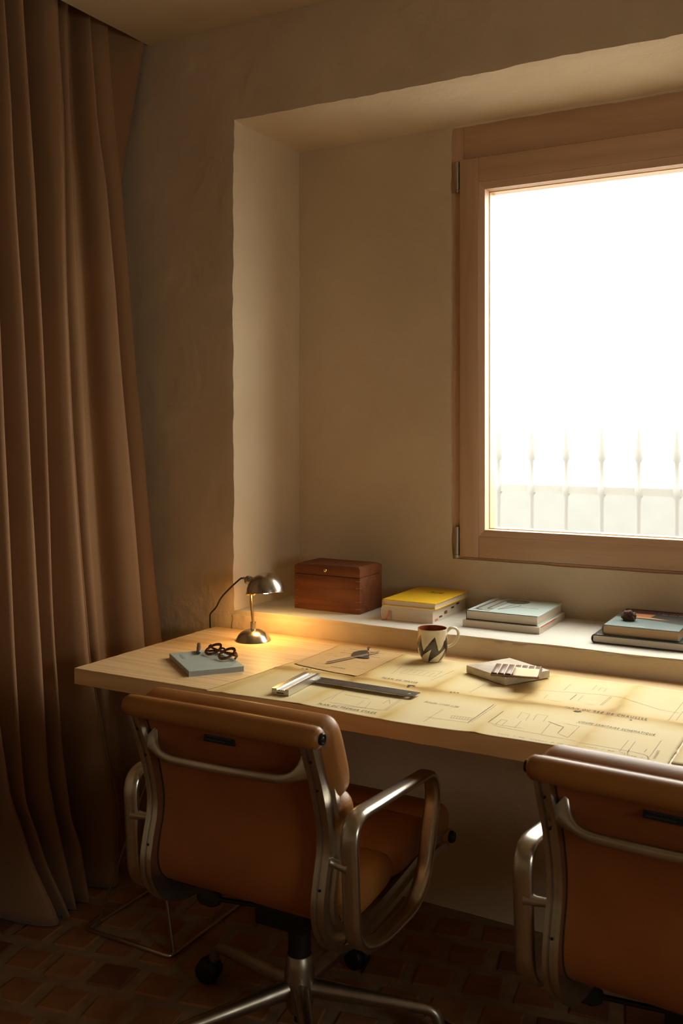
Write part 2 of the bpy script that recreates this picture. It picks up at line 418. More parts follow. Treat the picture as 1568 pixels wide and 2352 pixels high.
# ------------------------------------------------------------------ room shell
YW, YN, ZC = 2.544, 2.945, 2.665            # wall face, niche back, ceiling
NX0, NX1, NZ0, NZ1 = -1.82, .62, .775, 2.354  # niche opening
WX0, WX1, WZ0, WZ1 = -1.232, .021, .934, 2.350  # hole for the window frame

def warp(co, amp=1.):
    d = noise.noise_vector(co * 1.6) * .005 + noise.noise_vector(co * 6) * .0022 + noise.noise_vector(co * 22) * .0009
    return co + d * amp

def patch(bm, o, u, v, step=.022):
    o, u, v = Vector(o), Vector(u), Vector(v)
    nu = max(1, round(u.length / step)); nv = max(1, round(v.length / step))
    G = [[bm.verts.new(o + u * (i / nu) + v * (j / nv)) for i in range(nu + 1)] for j in range(nv + 1)]
    for j in range(nv):
        for i in range(nu): bm.faces.new((G[j][i], G[j][i + 1], G[j + 1][i + 1], G[j + 1][i]))

def finish_plaster(bm, ragged):
    bmesh.ops.remove_doubles(bm, verts=bm.verts[:], dist=1e-4)
    # soften the corners slightly, then roughen everything
    sharp = set()
    for e in bm.edges:
        if len(e.link_faces) == 2 and e.link_faces[0].normal.angle(e.link_faces[1].normal, 0) > .5: sharp.update(e.verts)
    new = {}
    for v in sharp:
        avg = sum((e.other_vert(v).co for e in v.link_edges), Vector()) / len(v.link_edges)
        new[v] = v.co.lerp(avg, .45)
    for v, c in new.items(): v.co = c
    for v in bm.verts:
        c = warp(v.co)
        if v in sharp: c = c + noise.noise_vector(v.co * 24 + V(5, 5, 5)) * ragged
        v.co = c

bm = NB()
L, Rr = -2.62, 2.3
patch(bm, (L, YW, -.04), (NX0 - L, 0, 0), (0, 0, NZ0 + .04)); patch(bm, (L, YW, NZ0), (NX0 - L, 0, 0), (0, 0, NZ1 - NZ0)); patch(bm, (L, YW, NZ1), (NX0 - L, 0, 0), (0, 0, 2.95 - NZ1))
patch(bm, (NX0, YW, -.04), (NX1 - NX0, 0, 0), (0, 0, NZ0 + .04)); patch(bm, (NX0, YW, NZ1), (NX1 - NX0, 0, 0), (0, 0, 2.95 - NZ1))
patch(bm, (NX1, YW, -.04), (Rr - NX1, 0, 0), (0, 0, NZ0 + .04), .05); patch(bm, (NX1, YW, NZ0), (Rr - NX1, 0, 0), (0, 0, NZ1 - NZ0), .05); patch(bm, (NX1, YW, NZ1), (Rr - NX1, 0, 0), (0, 0, 2.95 - NZ1), .05)
D = YN - YW
patch(bm, (NX0, YW, NZ0), (0, D, 0), (0, 0, NZ1 - NZ0)); patch(bm, (NX1, YW, NZ0), (0, D, 0), (0, 0, NZ1 - NZ0))
patch(bm, (NX0, YW, NZ1), (NX1 - NX0, 0, 0), (0, D, 0))
# niche back round the window hole
patch(bm, (NX0, YN, NZ0), (WX0 - NX0, 0, 0), (0, 0, WZ0 - NZ0), .0197); patch(bm, (NX0, YN, WZ0), (WX0 - NX0, 0, 0), (0, 0, WZ1 - WZ0)); patch(bm, (NX0, YN, WZ1), (WX0 - NX0, 0, 0), (0, 0, NZ1 - WZ1))
patch(bm, (WX0, YN, NZ0), (WX1 - WX0, 0, 0), (0, 0, WZ0 - NZ0), .0197); patch(bm, (WX0, YN, WZ1), (WX1 - WX0, 0, 0), (0, 0, NZ1 - WZ1))
patch(bm, (WX1, YN, NZ0), (NX1 - WX1, 0, 0), (0, 0, WZ0 - NZ0), .0197); patch(bm, (WX1, YN, WZ0), (NX1 - WX1, 0, 0), (0, 0, WZ1 - WZ0)); patch(bm, (WX1, YN, WZ1), (NX1 - WX1, 0, 0), (0, 0, NZ1 - WZ1))
# return of the plaster into the window hole
e = .05
patch(bm, (WX0, YN, WZ0), (0, e, 0), (0, 0, WZ1 - WZ0)); patch(bm, (WX1, YN, WZ0), (0, e, 0), (0, 0, WZ1 - WZ0))
patch(bm, (WX0, YN, WZ0), (WX1 - WX0, 0, 0), (0, e, 0)); patch(bm, (WX0, YN, WZ1), (WX1 - WX0, 0, 0), (0, e, 0))
for o_, u_ in (((NX0, YW, NZ0 - .03), (0, D, 0)), ((NX1, YW, NZ0 - .03), (0, D, 0)), ((NX0, YN, NZ0 - .03), (WX0 - NX0, 0, 0)), ((WX0, YN, NZ0 - .03), (WX1 - WX0, 0, 0)), ((WX1, YN, NZ0 - .03), (NX1 - WX1, 0, 0))):
    patch(bm, o_, u_, (0, 0, .03))
finish_plaster(bm, .004)
structure(obj('wall_back', bm, M['plaster'], smooth=50))
# outer skin of the wall, so daylight enters only through the window
bm = NB()
box(bm, -2.8, WX0 - .01, 3.06, 3.16, -.1, 3.0); box(bm, WX1 + .01, 2.5, 3.06, 3.16, -.1, 3.0)
box(bm, WX0 - .01, WX1 + .01, 3.06, 3.16, -.1, WZ0); box(bm, WX0 - .01, WX1 + .01, 3.06, 3.16, WZ1, 3.0)
structure(obj('wall_outer_skin', bm, M['whitecover']))

# the deep white sill: top and riser, chipped front edge
bm = NB()
patch(bm, (NX0 - .003, YW - .004, .69), (NX1 - NX0 + .006, 0, 0), (0, 0, NZ0 - .69), .0125)
patch(bm, (NX0 - .003, YW - .004, NZ0), (NX1 - NX0 + .006, 0, 0), (0, YN - YW + .012, 0), .0125)
bmesh.ops.remove_doubles(bm, verts=bm.verts[:], dist=1e-4)
for v in bm.verts:
    c = v.co.copy(); edge = abs(c.y - (YW - .004)) < .002 and abs(c.z - NZ0) < .002
    k = max(0., 1 - (c.x - NX0) / .7)                       # rounder and rougher towards the lamp end
    if edge:
        v.co += V(0, .002 + .010 * k, -.002 - .006 * k) + noise.noise_vector(c * 40) * (.0024 + .005 * k)
    elif abs(c.y - (YW - .004)) < .002: v.co += noise.noise_vector(c * 34) * (.0008 + .0045 * k)
    else: v.co += V(0, 0, noise.noise(c * 9) * .0006 - .0004)
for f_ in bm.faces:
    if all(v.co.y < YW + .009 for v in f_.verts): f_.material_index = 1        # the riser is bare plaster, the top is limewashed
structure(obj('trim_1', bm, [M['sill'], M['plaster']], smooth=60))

# ceiling slab with the curtain slot along the left
SX = -2.175
bm = NB(); patch(bm, (SX, -2.7, ZC), (2.3 - SX, 0, 0), (0, YW + 2.7 + .01, 0), .06); patch(bm, (SX, -2.7, ZC), (0, YW + 2.7 + .01, 0), (0, 0, .2), .06)
patch(bm, (-2.65, -2.7, ZC + .2), (SX + 2.65, 0, 0), (0, YW + 2.7 + .01, 0), .08)
bmesh.ops.remove_doubles(bm, verts=bm.verts[:], dist=1e-4)
for v in bm.verts: v.co = warp(v.co, .5)
structure(obj('ceiling', bm, M['ceiling'], smooth=40))
bm = NB(); box(bm, -2.72, -2.62, -2.8, 3.1, -.05, 3.0); structure(obj('wall_left', bm, M['plaster']))
bm = NB(); box(bm, 2.3, 2.4, -2.8, -.08, -.05, 3.0); box(bm, 2.3, 2.4, .68, 3.1, -.05, 3.0); box(bm, 2.3, 2.4, -.08, .68, -.05, .94); box(bm, 2.3, 2.4, -.08, .68, 1.72, 3.0)
structure(obj('wall_right', bm, M['ochre']))
bm = NB(); box(bm, -2.72, 2.4, -2.8, -2.7, -.05, 3.0); structure(obj('wall_rear', bm, M['ochre']))
bm = NB(); box(bm, -2.8, 2.5, -2.9, 3.2, 3.0, 3.1); structure(obj('roof_slab', bm, M['outwall']))

# brick floor: square bricks in running bond, turned about ten degrees
bm = NB(); box(bm, -2.8, 2.5, -2.9, 3.16, -.08, -.0035)
floor = structure(obj('floor', bm, M['mortar']))
PIT, BW, TH = .1255, .0465, radians(10.5)
ct, st = cos(TH), sin(TH)
meshes = []
for k in range(12):
    t = NB(); box(t, -BW, BW, -BW, BW, -.03, 0, .004, 1)
    for v in t.verts:
        if v.co.z > -.01: v.co += V(random.uniform(-1, 1), random.uniform(-1, 1), 0) * .0035
    me = bpy.data.meshes.new('brick'); t.to_mesh(me); t.free(); me.materials.append(BRICKS[(0, 1, 2, 0, 1, 0, 2, 1, 0, 1, 2, 3)[k]]); meshes.append(me)
a29 = radians(29.2); cand = []
for j in range(-30, 40):
    for i in range(-45, 46):
        u = -1.351 + .0465 + i * PIT + (.5 * PIT if j % 2 else 0); v = 2.044 + .0465 + j * PIT
        x = u * ct - v * st; y = u * st + v * ct
        if not (-2.56 < x < 2.25 and -2.6 < y < 2.49): continue
        f_ = -x * sin(a29) + y * cos(a29); r_ = x * cos(a29) + y * sin(a29)
        seen = f_ > 1.9 and abs(r_ / f_) < .40 and y > 1.2
        cand.append((0 if seen else 1, f_, x, y))
cand.sort()
rest = NB()
for n_, (s_, f_, x, y) in enumerate(cand):
    k = random.randrange(12); rz = TH + random.uniform(-.03, .03) + random.choice((0, pi / 2, pi)); z = random.uniform(-.0012, .0012)
    if n_ < 300 and s_ == 0:
        o = bpy.data.objects.new('brick', meshes[k]); COL.objects.link(o); o.parent = floor
        o.location = (x, y, z); o.rotation_euler = (0, 0, rz)
    else:
        box(rest, -BW, BW, -BW, BW, -.03, 0, mtx=Matrix.Translation((x, y, z)) @ Matrix.Rotation(rz, 4, 'Z'))
o = obj('brick_field', rest, BRICKS[0], floor); o['kind'] = 'stuff'

# ------------------------------------------------------------------ window
win = structure(empty('window_1', (0, 0, 0)))
FX0, FX1, FZ0, FZ1 = -1.275, .064, .895, 2.375      # frame, its rim hidden under the plaster
SX0, SX1, SZ0, SZ1 = -1.20, -.016, .944, 2.238       # sash
GX0, GX1, GZ0, GZ1 = -1.116, -.100, 1.034, 2.135     # glass opening
yf, ys = 2.957, 2.938
def bar(name, x0, x1, y0, y1, z0, z1, m, bev=.002, parent=win):
    b = NB(); box(b, x0, x1, y0, y1, z0, z1, bev); return obj(name, b, m, parent, smooth=40)
bar('frame_jamb', FX0, -1.193, yf, 3.05, FZ0, FZ1, M['meranti_z']); bar('frame_jamb', -.023, FX1, yf, 3.05, FZ0, FZ1, M['meranti_z'])
bar('frame_head', -1.193, -.023, yf - .002, 3.05, SZ1 + .004, FZ1, M['meranti_x']); bar('frame_sill', -1.193, -.023, yf - .002, 3.05, FZ0, SZ0 - .003, M['meranti_x'])
bar('sash_stile', SX0, -1.135, ys, 3.02, SZ0, SZ1, M['meranti_z']); bar('sash_stile', -.081, SX1, ys, 3.02, SZ0, SZ1, M['meranti_z'])
bar('sash_rail', -1.1345, -.0815, ys + .0006, 3.02, 2.158, SZ1, M['meranti_x']); bar('sash_rail', -1.1345, -.0815, ys + .0006, 3.02, SZ0, 1.013, M['meranti_x'])
def bead(name, a, b, c, d, m):    # chamfered strip: outer edge a-b, inner edge c-d
    t = NB()
    A = [V(*a), V(*b), V(*d), V(*c)]
    f0 = [t.verts.new(p) for p in A]; bk = [t.verts.new(V(p.x, 3.0, p.z)) for p in A]
    t.faces.new(f0); t.faces.new(bk[::-1]); ring_faces(t, f0, bk)
    return obj(name, t, m, win)
y1, y2 = ys + .001, ys + .008
bead('glazing_bead', (-1.1345, y1, 1.0132), (-1.1345, y1, 2.1578), (GX0, y2, GZ0), (GX0, y2, GZ1), M['meranti_z'])
bead('glazing_bead', (-.0815, y1, 1.0132), (-.0815, y1, 2.1578), (GX1, y2, GZ0), (GX1, y2, GZ1), M['meranti_z'])
bead('glazing_bead', (-1.1345, y1, 2.1578), (-.0815, y1, 2.1578), (GX0, y2, GZ1), (GX1, y2, GZ1), M['meranti_x'])
bead('glazing_bead', (-1.1345, y1, 1.0132), (-.0815, y1, 1.0132), (GX0, y2, GZ0), (GX1, y2, GZ0), M['meranti_x'])
# pale outer rebate seen through the glass edge
bar('glass_rebate', GX0 - .004, GX0 + .003, 2.985, 3.03, GZ0, GZ1, M['bead'], 0); bar('glass_rebate', GX1 - .003, GX1 + .004, 2.985, 3.03, GZ0, GZ1, M['bead'], 0)
bar('glass_rebate', GX0, GX1, 2.985, 3.03, GZ1 - .003, GZ1 + .004, M['bead'], 0); bar('glass_rebate', GX0, GX1, 2.985, 3.03, GZ0 - .004, GZ0 + .003, M['bead'], 0)
bar('pane', GX0 - .005, GX1 + .005, 2.974, 2.978, GZ0 - .005, GZ1 + .005, M['glass'], 0)
for zc, low in ((2.19, 0), (.995, 1)):
    b = NB()
    tube(b, [(-1.212, yf - .012, zc - .045), (-1.212, yf - .012, zc + .045)], .0075, 12)
    box(b, -1.216, -1.196, yf - .008, yf + .002, zc - .04, zc + .04)
    hg = obj('hinge', b, M['hinge'], win, smooth=40)
    b = NB(); tube(b, [(-1.212, yf - .012, zc - .056), (-1.212, yf - .012, zc - .046)], .0088 if low else .0068, 12); obj('hinge_cap', b, M['hinge'], hg, smooth=40)

# unseen fill window added in the right-hand wall to brighten chairs, wall and curtain
fill_win = structure(empty('fill_window', (2.35, .30, 1.33)))
for n_, y0, y1, z0, z1 in (('frame_jamb', -.38, -.34, -.39, .39), ('frame_jamb', .34, .38, -.39, .39), ('frame_head', -.34, .34, .35, .39), ('frame_sill', -.34, .34, -.39, -.35)):
    b = NB(); box(b, -.03, .03, y0, y1, z0, z1, .002); obj(n_, b, M['meranti_z'], fill_win)
b = NB(); box(b, -.002, .002, -.34, .34, -.35, .35); obj('pane', b, M['glass'], fill_win)

# ------------------------------------------------------------------ outside: railing, boundary wall, ground
bm = NB(); box(bm, -14, 12, 3.17, 20, -.25, -.15); structure(obj('ground_outside', bm, M['gravel']))
bm = NB(); box(bm, -13, 11, 8.0, 8.25, -.15, .86); 
tag(obj('boundary_wall', bm, M['outwall']), 'low hazy boundary wall outside, behind the railing', 'wall')
fence = tag(empty('railing', (-1.27, 4.4, -.15)), 'pale washed-out metal railing with pointed pickets outside the window', 'railing')
b = NB(); box(b, -3.2, 2.9, -.012, .012, 1.215, 1.25); obj('rail', b, M['iron'], fence)
b = NB(); box(b, -3.2, 2.9, -.012, .012, .25, .285); obj('rail', b, M['iron'], fence)
b = NB()
lathe(b, [(0, 0), (.011, 0), (.011, 1.20), (.02, 1.215), (.02, 1.25), (.011, 1.262), (.011, 1.36), (.02, 1.375), (.017, 1.42), (.007, 1.50), (0, 1.56)], 10)
pk = obj('picket', b, M['iron'], fence, smooth=40)
for i in range(-19, 18):
    if i == 0: continue
    c = pk.copy(); COL.objects.link(c); c.location.x = i * .164

# ------------------------------------------------------------------ curtain
# ridge lines (z, X, Y) from track to floor; valleys sit between them, deeper towards the wall
def XR(z):
    t = max(0., (2.65 - z) / 1.9); return -2.215 + .15 * t ** 1.3
RID = [
 [(2.8, 1.86), (2.0, 1.84), (1.2, 1.80), (.58, 1.798), (.39, 1.815), (.23, 1.858), (.0, 1.93)],
 [(2.8, 1.905), (1.71, 1.893), (1.22, 1.883), (.74, 1.866), (.50, 1.863), (.356, 1.866), (.21, 1.908), (.0, 1.972)],
 [(2.8, 1.955), (2.29, 1.976), (1.72, 1.979), (1.09, 1.968), (.85, 1.962), (.4, 1.955), (0, 2.01)],
 [(2.8, 2.03), (2.05, 2.055), (1.73, 2.049), (1.21, 2.033), (.72, 2.014), (.47, 2.009), (.26, 2.02), (.16, 2.05), (0, 2.062)],
 [(2.8, 2.17), (2.35, 2.18), (1.74, 2.151), (1.34, 2.145), (.95, 2.140), (.69, 2.143), (.43, 2.178), (.22, 2.214), (.1, 2.192), (0, 2.18)],
 [(2.8, 2.258), (2.09, 2.257), (1.75, 2.252), (1.07, 2.232), (.67, 2.235), (0, 2.275)],
 [(2.8, 2.305), (2.39, 2.331), (2.12, 2.362), (1.76, 2.376), (1.2, 2.388), (.71, 2.393), (0, 2.39)],
 [(2.8, 2.385), (2.42, 2.41), (2.13, 2.43), (1.77, 2.439), (1.2, 2.458), (.68, 2.478), (0, 2.47)]]
# more folds towards the viewer, outside the frame
for k in range(8):
    y = 1.76 - .105 * k
    RID.insert(0, [(2.8, y + .03), (1.4, y), (.5, y - .01 + .02 * sin(k * 2.1)), (0, y + .04)])
def interp(tab, z):
    if z >= tab[0][0]: return tab[0][1]
    for (z0, v0), (z1_, v1) in zip(tab, tab[1:]):
        if z >= z1_:
            t = (z0 - z) / (z0 - z1_); t = t * t * (3 - 2 * t) * .35 + t * .65
            return v0 + (v1 - v0) * t
    return tab[-1][1]
bm = NB(); rows = []; NR = 90
deep = [.095, .085, .09, .095, .085, .10, .09] + [.15, .25, .085, .22, .12, .24, .08, .05]
for j in range(NR + 1):
    z = 2.80 - (2.80 - .006) * j / NR
    X = XR(z); ys_ = [interp(r, z) for r in RID]; pts = []
    fl = .75 + .25 * (1 - z / 2.8)
    pts.append((X - .06, ys_[0] - .05))
    for i, y in enumerate(ys_):
        wob = .006 * noise.noise(V(i * 3.1, z * 1.7, 0)) - (.045 if i == 13 else 0.)
        kick = .02 * max(0, (.28 - z) / .28) ** 2 * (1 if i in (8, 9) else .25)
        tk = max(0., min(1., (.42 - z) / .42)); tk = tk * tk * (3 - 2 * tk)
        kick -= tk * (.27 if i < 7 else (.22 if i == 7 else 0.)); y += tk * (.10 if i < 7 else (.05 if i == 7 else 0.))
        yp = (ys_[i - 1] + (tk * (.10 if i - 1 < 7 else .05) if i - 1 <= 7 else 0.)) + .018 if i else y - .08
        dd = deep[i - 1] * fl * 1.15; Xc = X + wob + kick
        for t_, q_ in (((.02, 1.), (.22, 1.03), (.42, .95), (.50, .50), (.62, .20), (.77, .04), (.88, 0.)) if i in (10, 12, 14) else ((.02, 1.), (.08, .90), (.14, .72), (.28, .44), (.46, .20), (.68, .04), (.86, 0.))):
            pts.append((Xc - dd * q_, yp + (y - yp) * t_))
        pts.append((Xc - .010, y)); pts.append((Xc - .034, y + .007))
    # end flap turned back to the wall
    fz_ = max(0., min(1., (z - 1.9) / .75))
    pts.append((X - .06, ys_[-1] + .010)); pts.append((-2.25 + .075 * fz_ ** 1.2 - .06 * (1 - fz_), min(2.53, 2.50 + .02 * fz_)))
    rows.append([bm.verts.new((p.x, min(p.y, YW - .012), z)) for p in crom([V(x, y, 0) for x, y in pts], 5)])
for a, b in zip(rows, rows[1:]):
    for i in range(len(a) - 1): bm.faces.new((a[i], a[i + 1], b[i + 1], b[i]))
cu = obj('curtain', bm, M['curtain'], smooth=80)
so = cu.modifiers.new('solidify', 'SOLIDIFY'); so.thickness = .003; so.offset = -1
tag(cu, 'heavy brown floor-length curtain hanging in folds along the left wall', 'curtain')

# ------------------------------------------------------------------ desk and its wire trestle
ZT, DX0, DX1, DY0, DY1 = .719, -1.886, .66, 1.906, 2.536
bm = NB(); box(bm, DX0, DX1, DY0, DY1, ZT - .043, ZT)
bmesh.ops.subdivide_edges(bm, edges=[e for e in bm.edges if abs(e.verts[0].co.x - e.verts[1].co.x) > .5], cuts=120, use_grid_fill=True)
bmesh.ops.subdivide_edges(bm, edges=[e for e in bm.edges if abs(e.verts[0].co.y - e.verts[1].co.y) > .3 and abs(e.verts[0].co.x - DX0) < .001], cuts=30, use_grid_fill=True)
bmesh.ops.bevel(bm, geom=[e for e in bm.edges if len(e.link_faces) == 2 and e.link_faces[0].normal.angle(e.link_faces[1].normal, 0) > 1], offset=.0015, segments=1, affect='EDGES')
for v in bm.verts:
    if v.co.x < DX0 + .004 or v.co.y < DY0 + .004: v.co += noise.noise_vector(v.co * 45) * .0011
desk = tag(obj('desk', bm, M['pine'], smooth=40), 'long pale pine desk top with raw edges under the window', 'desk')

tre = tag(empty('wire_trestle', (-1.73, 2.2, 0)), 'thin steel wire trestle on the brick floor carrying the left desk end', 'trestle')
x0, x1, y0, y1, zb = -.142, .139, -.257, .257, .006
b = NB(); tube(b, fillet([(x0, y0, zb), (x1, y0, zb), (x1, y1, zb), (x0, y1, zb)], .012, 4, True), .0055, 8, closed=True); obj('base_frame', b, M['wire'], tre, smooth=60)
b = NB(); tube(b, fillet([(x0, y0, .67), (x1, y0, .67), (x1, y1, .67), (x0, y1, .67)], .012, 4, True), .0055, 8, closed=True); obj('top_frame', b, M['wire'], tre, smooth=60)
for yy in (y0 + .012, y1 - .012):
    b = NB(); tube(b, [(x1 + .004, yy, .008), (.03, yy, .665)], .0045, 8); obj('leg', b, M['wire'], tre, smooth=60)
    b = NB(); tube(b, [(x0 + .012, yy + .012, .008), (x1 + .0, yy + .012, .665)], .0035, 8); obj('brace', b, M['wire'], tre, smooth=60)

# ------------------------------------------------------------------ office chairs
def superpad(bm, cy, cz, ang, L_, T_, W, n=3.2, e_=.03, seg=28):
    """cushion: superellipse section in the y-z plane (length 2L along ang, thickness 2T), 2W wide in x with rounded ends"""
    d = V(0, cos(ang), sin(ang)); nn = V(0, -sin(ang), cos(ang)); rings = []
    xs = [(-W, .0)]
    st_ = []
    for k in range(7): th = pi / 2 * k / 6; st_.append((W - e_ + e_ * sin(th), cos(th)))
    order = [(-x, c) for x, c in st_[::-1]] + [(-W * .5, 1.), (0, 1.), (W * .5, 1.)] + st_
    for x, c in order:
        l = L_ - e_ * (1 - c) * .9; t = T_ * (.25 + .75 * c); ring = []
        bulge = 1. + .06 * (1 - (x / W) ** 2)
        for k in range(seg):
            a = 2 * pi * k / seg; ca, sa = cos(a), sin(a)
            px = math.copysign(abs(ca) ** (2 / n), ca) * l; py = math.copysign(abs(sa) ** (2 / n), sa) * t * bulge
            ring.append(bm.verts.new(V(x, cy, cz) + d * px + nn * py))
        rings.append(ring)
    for a, b in zip(rings, rings[1:]): ring_faces(bm, a, b)
    bm.faces.new(rings[0][::-1]); bm.faces.new(rings[-1])

PROF = [(-.316, .800), (-.300, .760), (-.277, .705), (-.260, .650), (-.250, .600), (-.252, .555), (-.264, .510), (-.272, .465), (-.262, .425), (-.228, .388), (-.17, .369), (-.10, .366), (.02, .376), (.13, .390), (.22, .398), (.285, .392)]
def chair_profile(n=5): return crom([V(0, y, z) for y, z in PROF], n)

def make_chair():
    ch = empty('office_chair')
    path = chair_profile()
    # side frames: I-shaped castings with a groove on the outer face
    for s in (-1, 1):
        pr = [(-.026, 0), (-.026, .008), (-.0205, .0105), (-.0205, .0175), (-.026, .020), (-.026, .028), (-.012, .028), (-.009, .021), (.011, .021), (.014, .028), (.026, .028), (.026, 0)]
        pr = [(a, q * s) for a, q in pr]
        b = NB(); sweep(b, [p + V(.191 * s, 0, 0) for p in path], (1, 0, 0), pr,
                        scales=[(1 - .12 * (i / len(path)), 1) for i in range(len(path))])
        fr = obj('side_frame', b, M['alu'], ch, smooth=35)
        for z_, y_ in ((.748, -.316), (.688, -.292), (.50, -.284)):
            b = NB(); lathe(b, [(0, .0), (.0026, 0), (.0026, .0016), (.0015, .0016), (.001, .0008), (0, .0008)], 10,
                            Matrix.Translation((.205 * s, y_ - .0025, z_)) @ Matrix.Rotation(radians(68), 4, 'X'))
            obj('screw', b, M['cap'], fr, smooth=40)
    # back hide stretched between the frames, wrapping under into the seat
    b = NB(); up = crom([V(0, y, z) for y, z in PROF[:7] + [(-.269, .472), (-.258, .437), (-.226, .413), (-.17, .403), (-.10, .399)]], 5)
    sweep(b, [p + V(0, 0, 0) for p in up], (1, 0, 0), [(-.004, -.190), (-.004, .190), (.004, .190), (.004, -.190)])
    sl = obj('back_hide', b, M['sling'], ch, smooth=50)
    for s in (-1, 1):
        b = NB(); sweep(b, [p + V(.1925 * s, 0, 0) for p in up], (1, 0, 0), [(-.0055, -.003), (-.0055, .003), (.0055, .003), (.0055, -.003)])
        obj('dark_gap_strip', b, M['black'], sl, smooth=50)  # black strip stands in for the shaded gap between hide and frame
    # head roll
    ry, rz_ = -.325, .797
    b = NB(); W = .232
    sec = [(0, -W), (.006, -W), (.0165, -W + .003), (.0205, -W + .010), (.0215, -W + .03), (.0225, 0), (.0215, W - .03), (.0205, W - .010), (.0165, W - .003), (.006, W), (0, W)]
    lathe(b, [(r, z) for r, z in sec], 28, Matrix.Translation((0, ry, rz_)) @ Matrix.Rotation(radians(90), 4, 'Y'))
    roll = obj('head_roll', b, M['leather'], ch, smooth=60)
    for s in (-1, 1):
        b = NB(); lathe(b, [(0, .004), (.003, .0042), (.0045, .0026), (.0062, .0026), (.0072, .0044), (.0098, .0044), (.0112, .002), (.0112, -.004), (0, -.004)], 24,
                        Matrix.Translation((W * s, ry, rz_)) @ Matrix.Rotation(radians(90 * s), 4, 'Y'))
        obj('end_cap', b, M['cap'], roll, smooth=40)
    # back pads
    for cy, cz, ang, l, t in ((-.245, .736, 111, .085, .038), (-.208, .604, 100, .056, .036), (-.208, .496, 88, .055, .036)):
        b = NB(); superpad(b, cy, cz, radians(ang), l, t, .228)
        pd = obj('back_pad', b, M['leather'], ch, smooth=70)
        d = V(0, cos(radians(ang)), sin(radians(ang))); nn = V(0, -sin(radians(ang)), cos(radians(ang)))
        c0 = V(0, cy, cz) + nn * (t * .42)
        l2 = l * .955
        ring = fillet([c0 + d * l2 + V(-.222, 0, 0), c0 + d * l2 + V(.222, 0, 0), c0 - d * l2 + V(.222, 0, 0), c0 - d * l2 + V(-.222, 0, 0)], .028, 5, True)
        b = NB(); tube(b, [p for p in ring], .0034, 6, closed=True); obj('piping', b, M['leather'], pd, smooth=60)
    # seat pads
    for cy, cz, ang, l, t in ((-.10, .433, 4, .098, .040), (.085, .442, 4, .098, .040), (.238, .442, -10, .064, .040)):
        b = NB(); superpad(b, cy, cz, radians(ang), l, t, .226); pd = obj('seat_pad', b, M['leather'], ch, smooth=70)
    b = NB(); sweep(b, [V(0, y, z) for y, z in ((-.20, .40), (-.08, .392), (.10, .398), (.27, .398))], (1, 0, 0), [(-.004, -.195), (-.004, .195), (.004, .195), (.004, -.195)]); obj('seat_hide', b, M['sling'], ch)
    b = NB(); lathe(b, [(0, -.225), (.017, -.222), (.020, -.21), (.020, .21), (.017, .222), (0, .225)], 20, Matrix.Translation((0, .293, .392)) @ Matrix.Rotation(radians(90), 4, 'Y'))
    sr = obj('front_roll', b, M['leather'], ch, smooth=60)
    for s in (-1, 1):
        b = NB(); lathe(b, [(0, .004), (.004, .004), (.006, .002), (.009, .002), (.012, .004), (.014, .0), (.014, -.006), (0, -.006)], 20, Matrix.Translation((.229 * s, .293, .392)) @ Matrix.Rotation(radians(90 * s), 4, 'Y'))
        obj('end_cap', b, M['cap'], sr, smooth=40)
    # stretcher: slim bow behind the back, flaring into the frames
    pts = []; scl = []
    for k in range(41):
        q = -1 + 2 * k / 40; x = .196 * q; a = abs(q)
        z = .699 + .004 * q + max(0, (a - .60) / .40) ** 2.2 * .034
        y = -.302 - .012 * (1 - q * q) + max(0, (a - .8) / .2) * .006
        pts.append(V(x, y, z)); w = 1 + max(0, (a - .74) / .26) ** 2.5 * 2.2; scl.append((w, 1.))
    b = NB(); sweep(b, pts, (0, 1, 0), [(cos(t) * .0105, sin(t) * .0075) for t in [2 * pi * k / 12 for k in range(12)]], scales=scl)
    obj('stretcher', b, M['alu'], ch, smooth=60)
    b = NB(); box(b, -.042, .030, -.004, .0035, -.0085, .0085, mtx=Matrix.Translation((-.006, -.3015, .752)) @ Matrix.Rotation(radians(-21), 4, 'X') @ Matrix.Rotation(radians(0), 4, 'Y'))
    tg = obj('maker_tag', b, M['tag'], ch); tg['label'] = 'small black woven tag with illegible script'
    b = NB()
    for row, (za, amp, xa, xb) in enumerate(((.003, .003, -.036, .022), (-.004, .0012, -.038, .01))):
        P_ = [V(xa + (xb - xa) * k / 40, -.0046, za + amp * sin(k * 1.9 + row) * (.4 + .6 * abs(sin(k * .7)))) for k in range(41)]
        tube(b, [Matrix.Translation((-.006, -.3015, .752)) @ Matrix.Rotation(radians(-21), 4, 'X') @ p for p in P_], .0004, 4)
    obj('tag_script', b, M['tagink'], tg)
    # arm loops
    loop = [(-.278, .640), (.085, .618), (.108, .565), (.055, .405), (-.005, .362), (-.160, .361), (-.262, .395)]
    for s in (-1, 1):
        X = .262 * s
        pth = fillet([V(X, y, z) for y, z in loop], [.055, .045, .03, .06, .06, .05, .06], 6, True)
        prof_ = [(cos(t) * .0085, sin(t) * .0185) for t in [2 * pi * k / 16 for k in range(16)]]
        prof_ = [(math.copysign(min(abs(a) * 1.25, .0085), a), c) for a, c in prof_]
        b = NB(); sweep(b, pth, (1, 0, 0), prof_, closed=True)
        ar = obj('armrest', b, M['alu'], ch, smooth=50)
        for y_, z_ in ((-.270, .548), (-.19, .364)):
            b = NB(); tube(b, [(.212 * s, y_ + (.008 if z_ > .5 else 0), z_), (.224 * s, y_ + .004, z_), (.238 * s, y_, z_), (.260 * s, y_ - .001, z_)], .008, 12, radii=[.0085, .0078, .0085, .013]); obj('arm_link', b, M['alu'], ar, smooth=60)
    # underside, column, lever
    b = NB(); box(b, -.07, .055, -.10, .10, .288, .345, .006); box(b, -.14, .12, -.06, .06, .336, .366, .004); obj('mechanism', b, M['black'], ch, smooth=40)
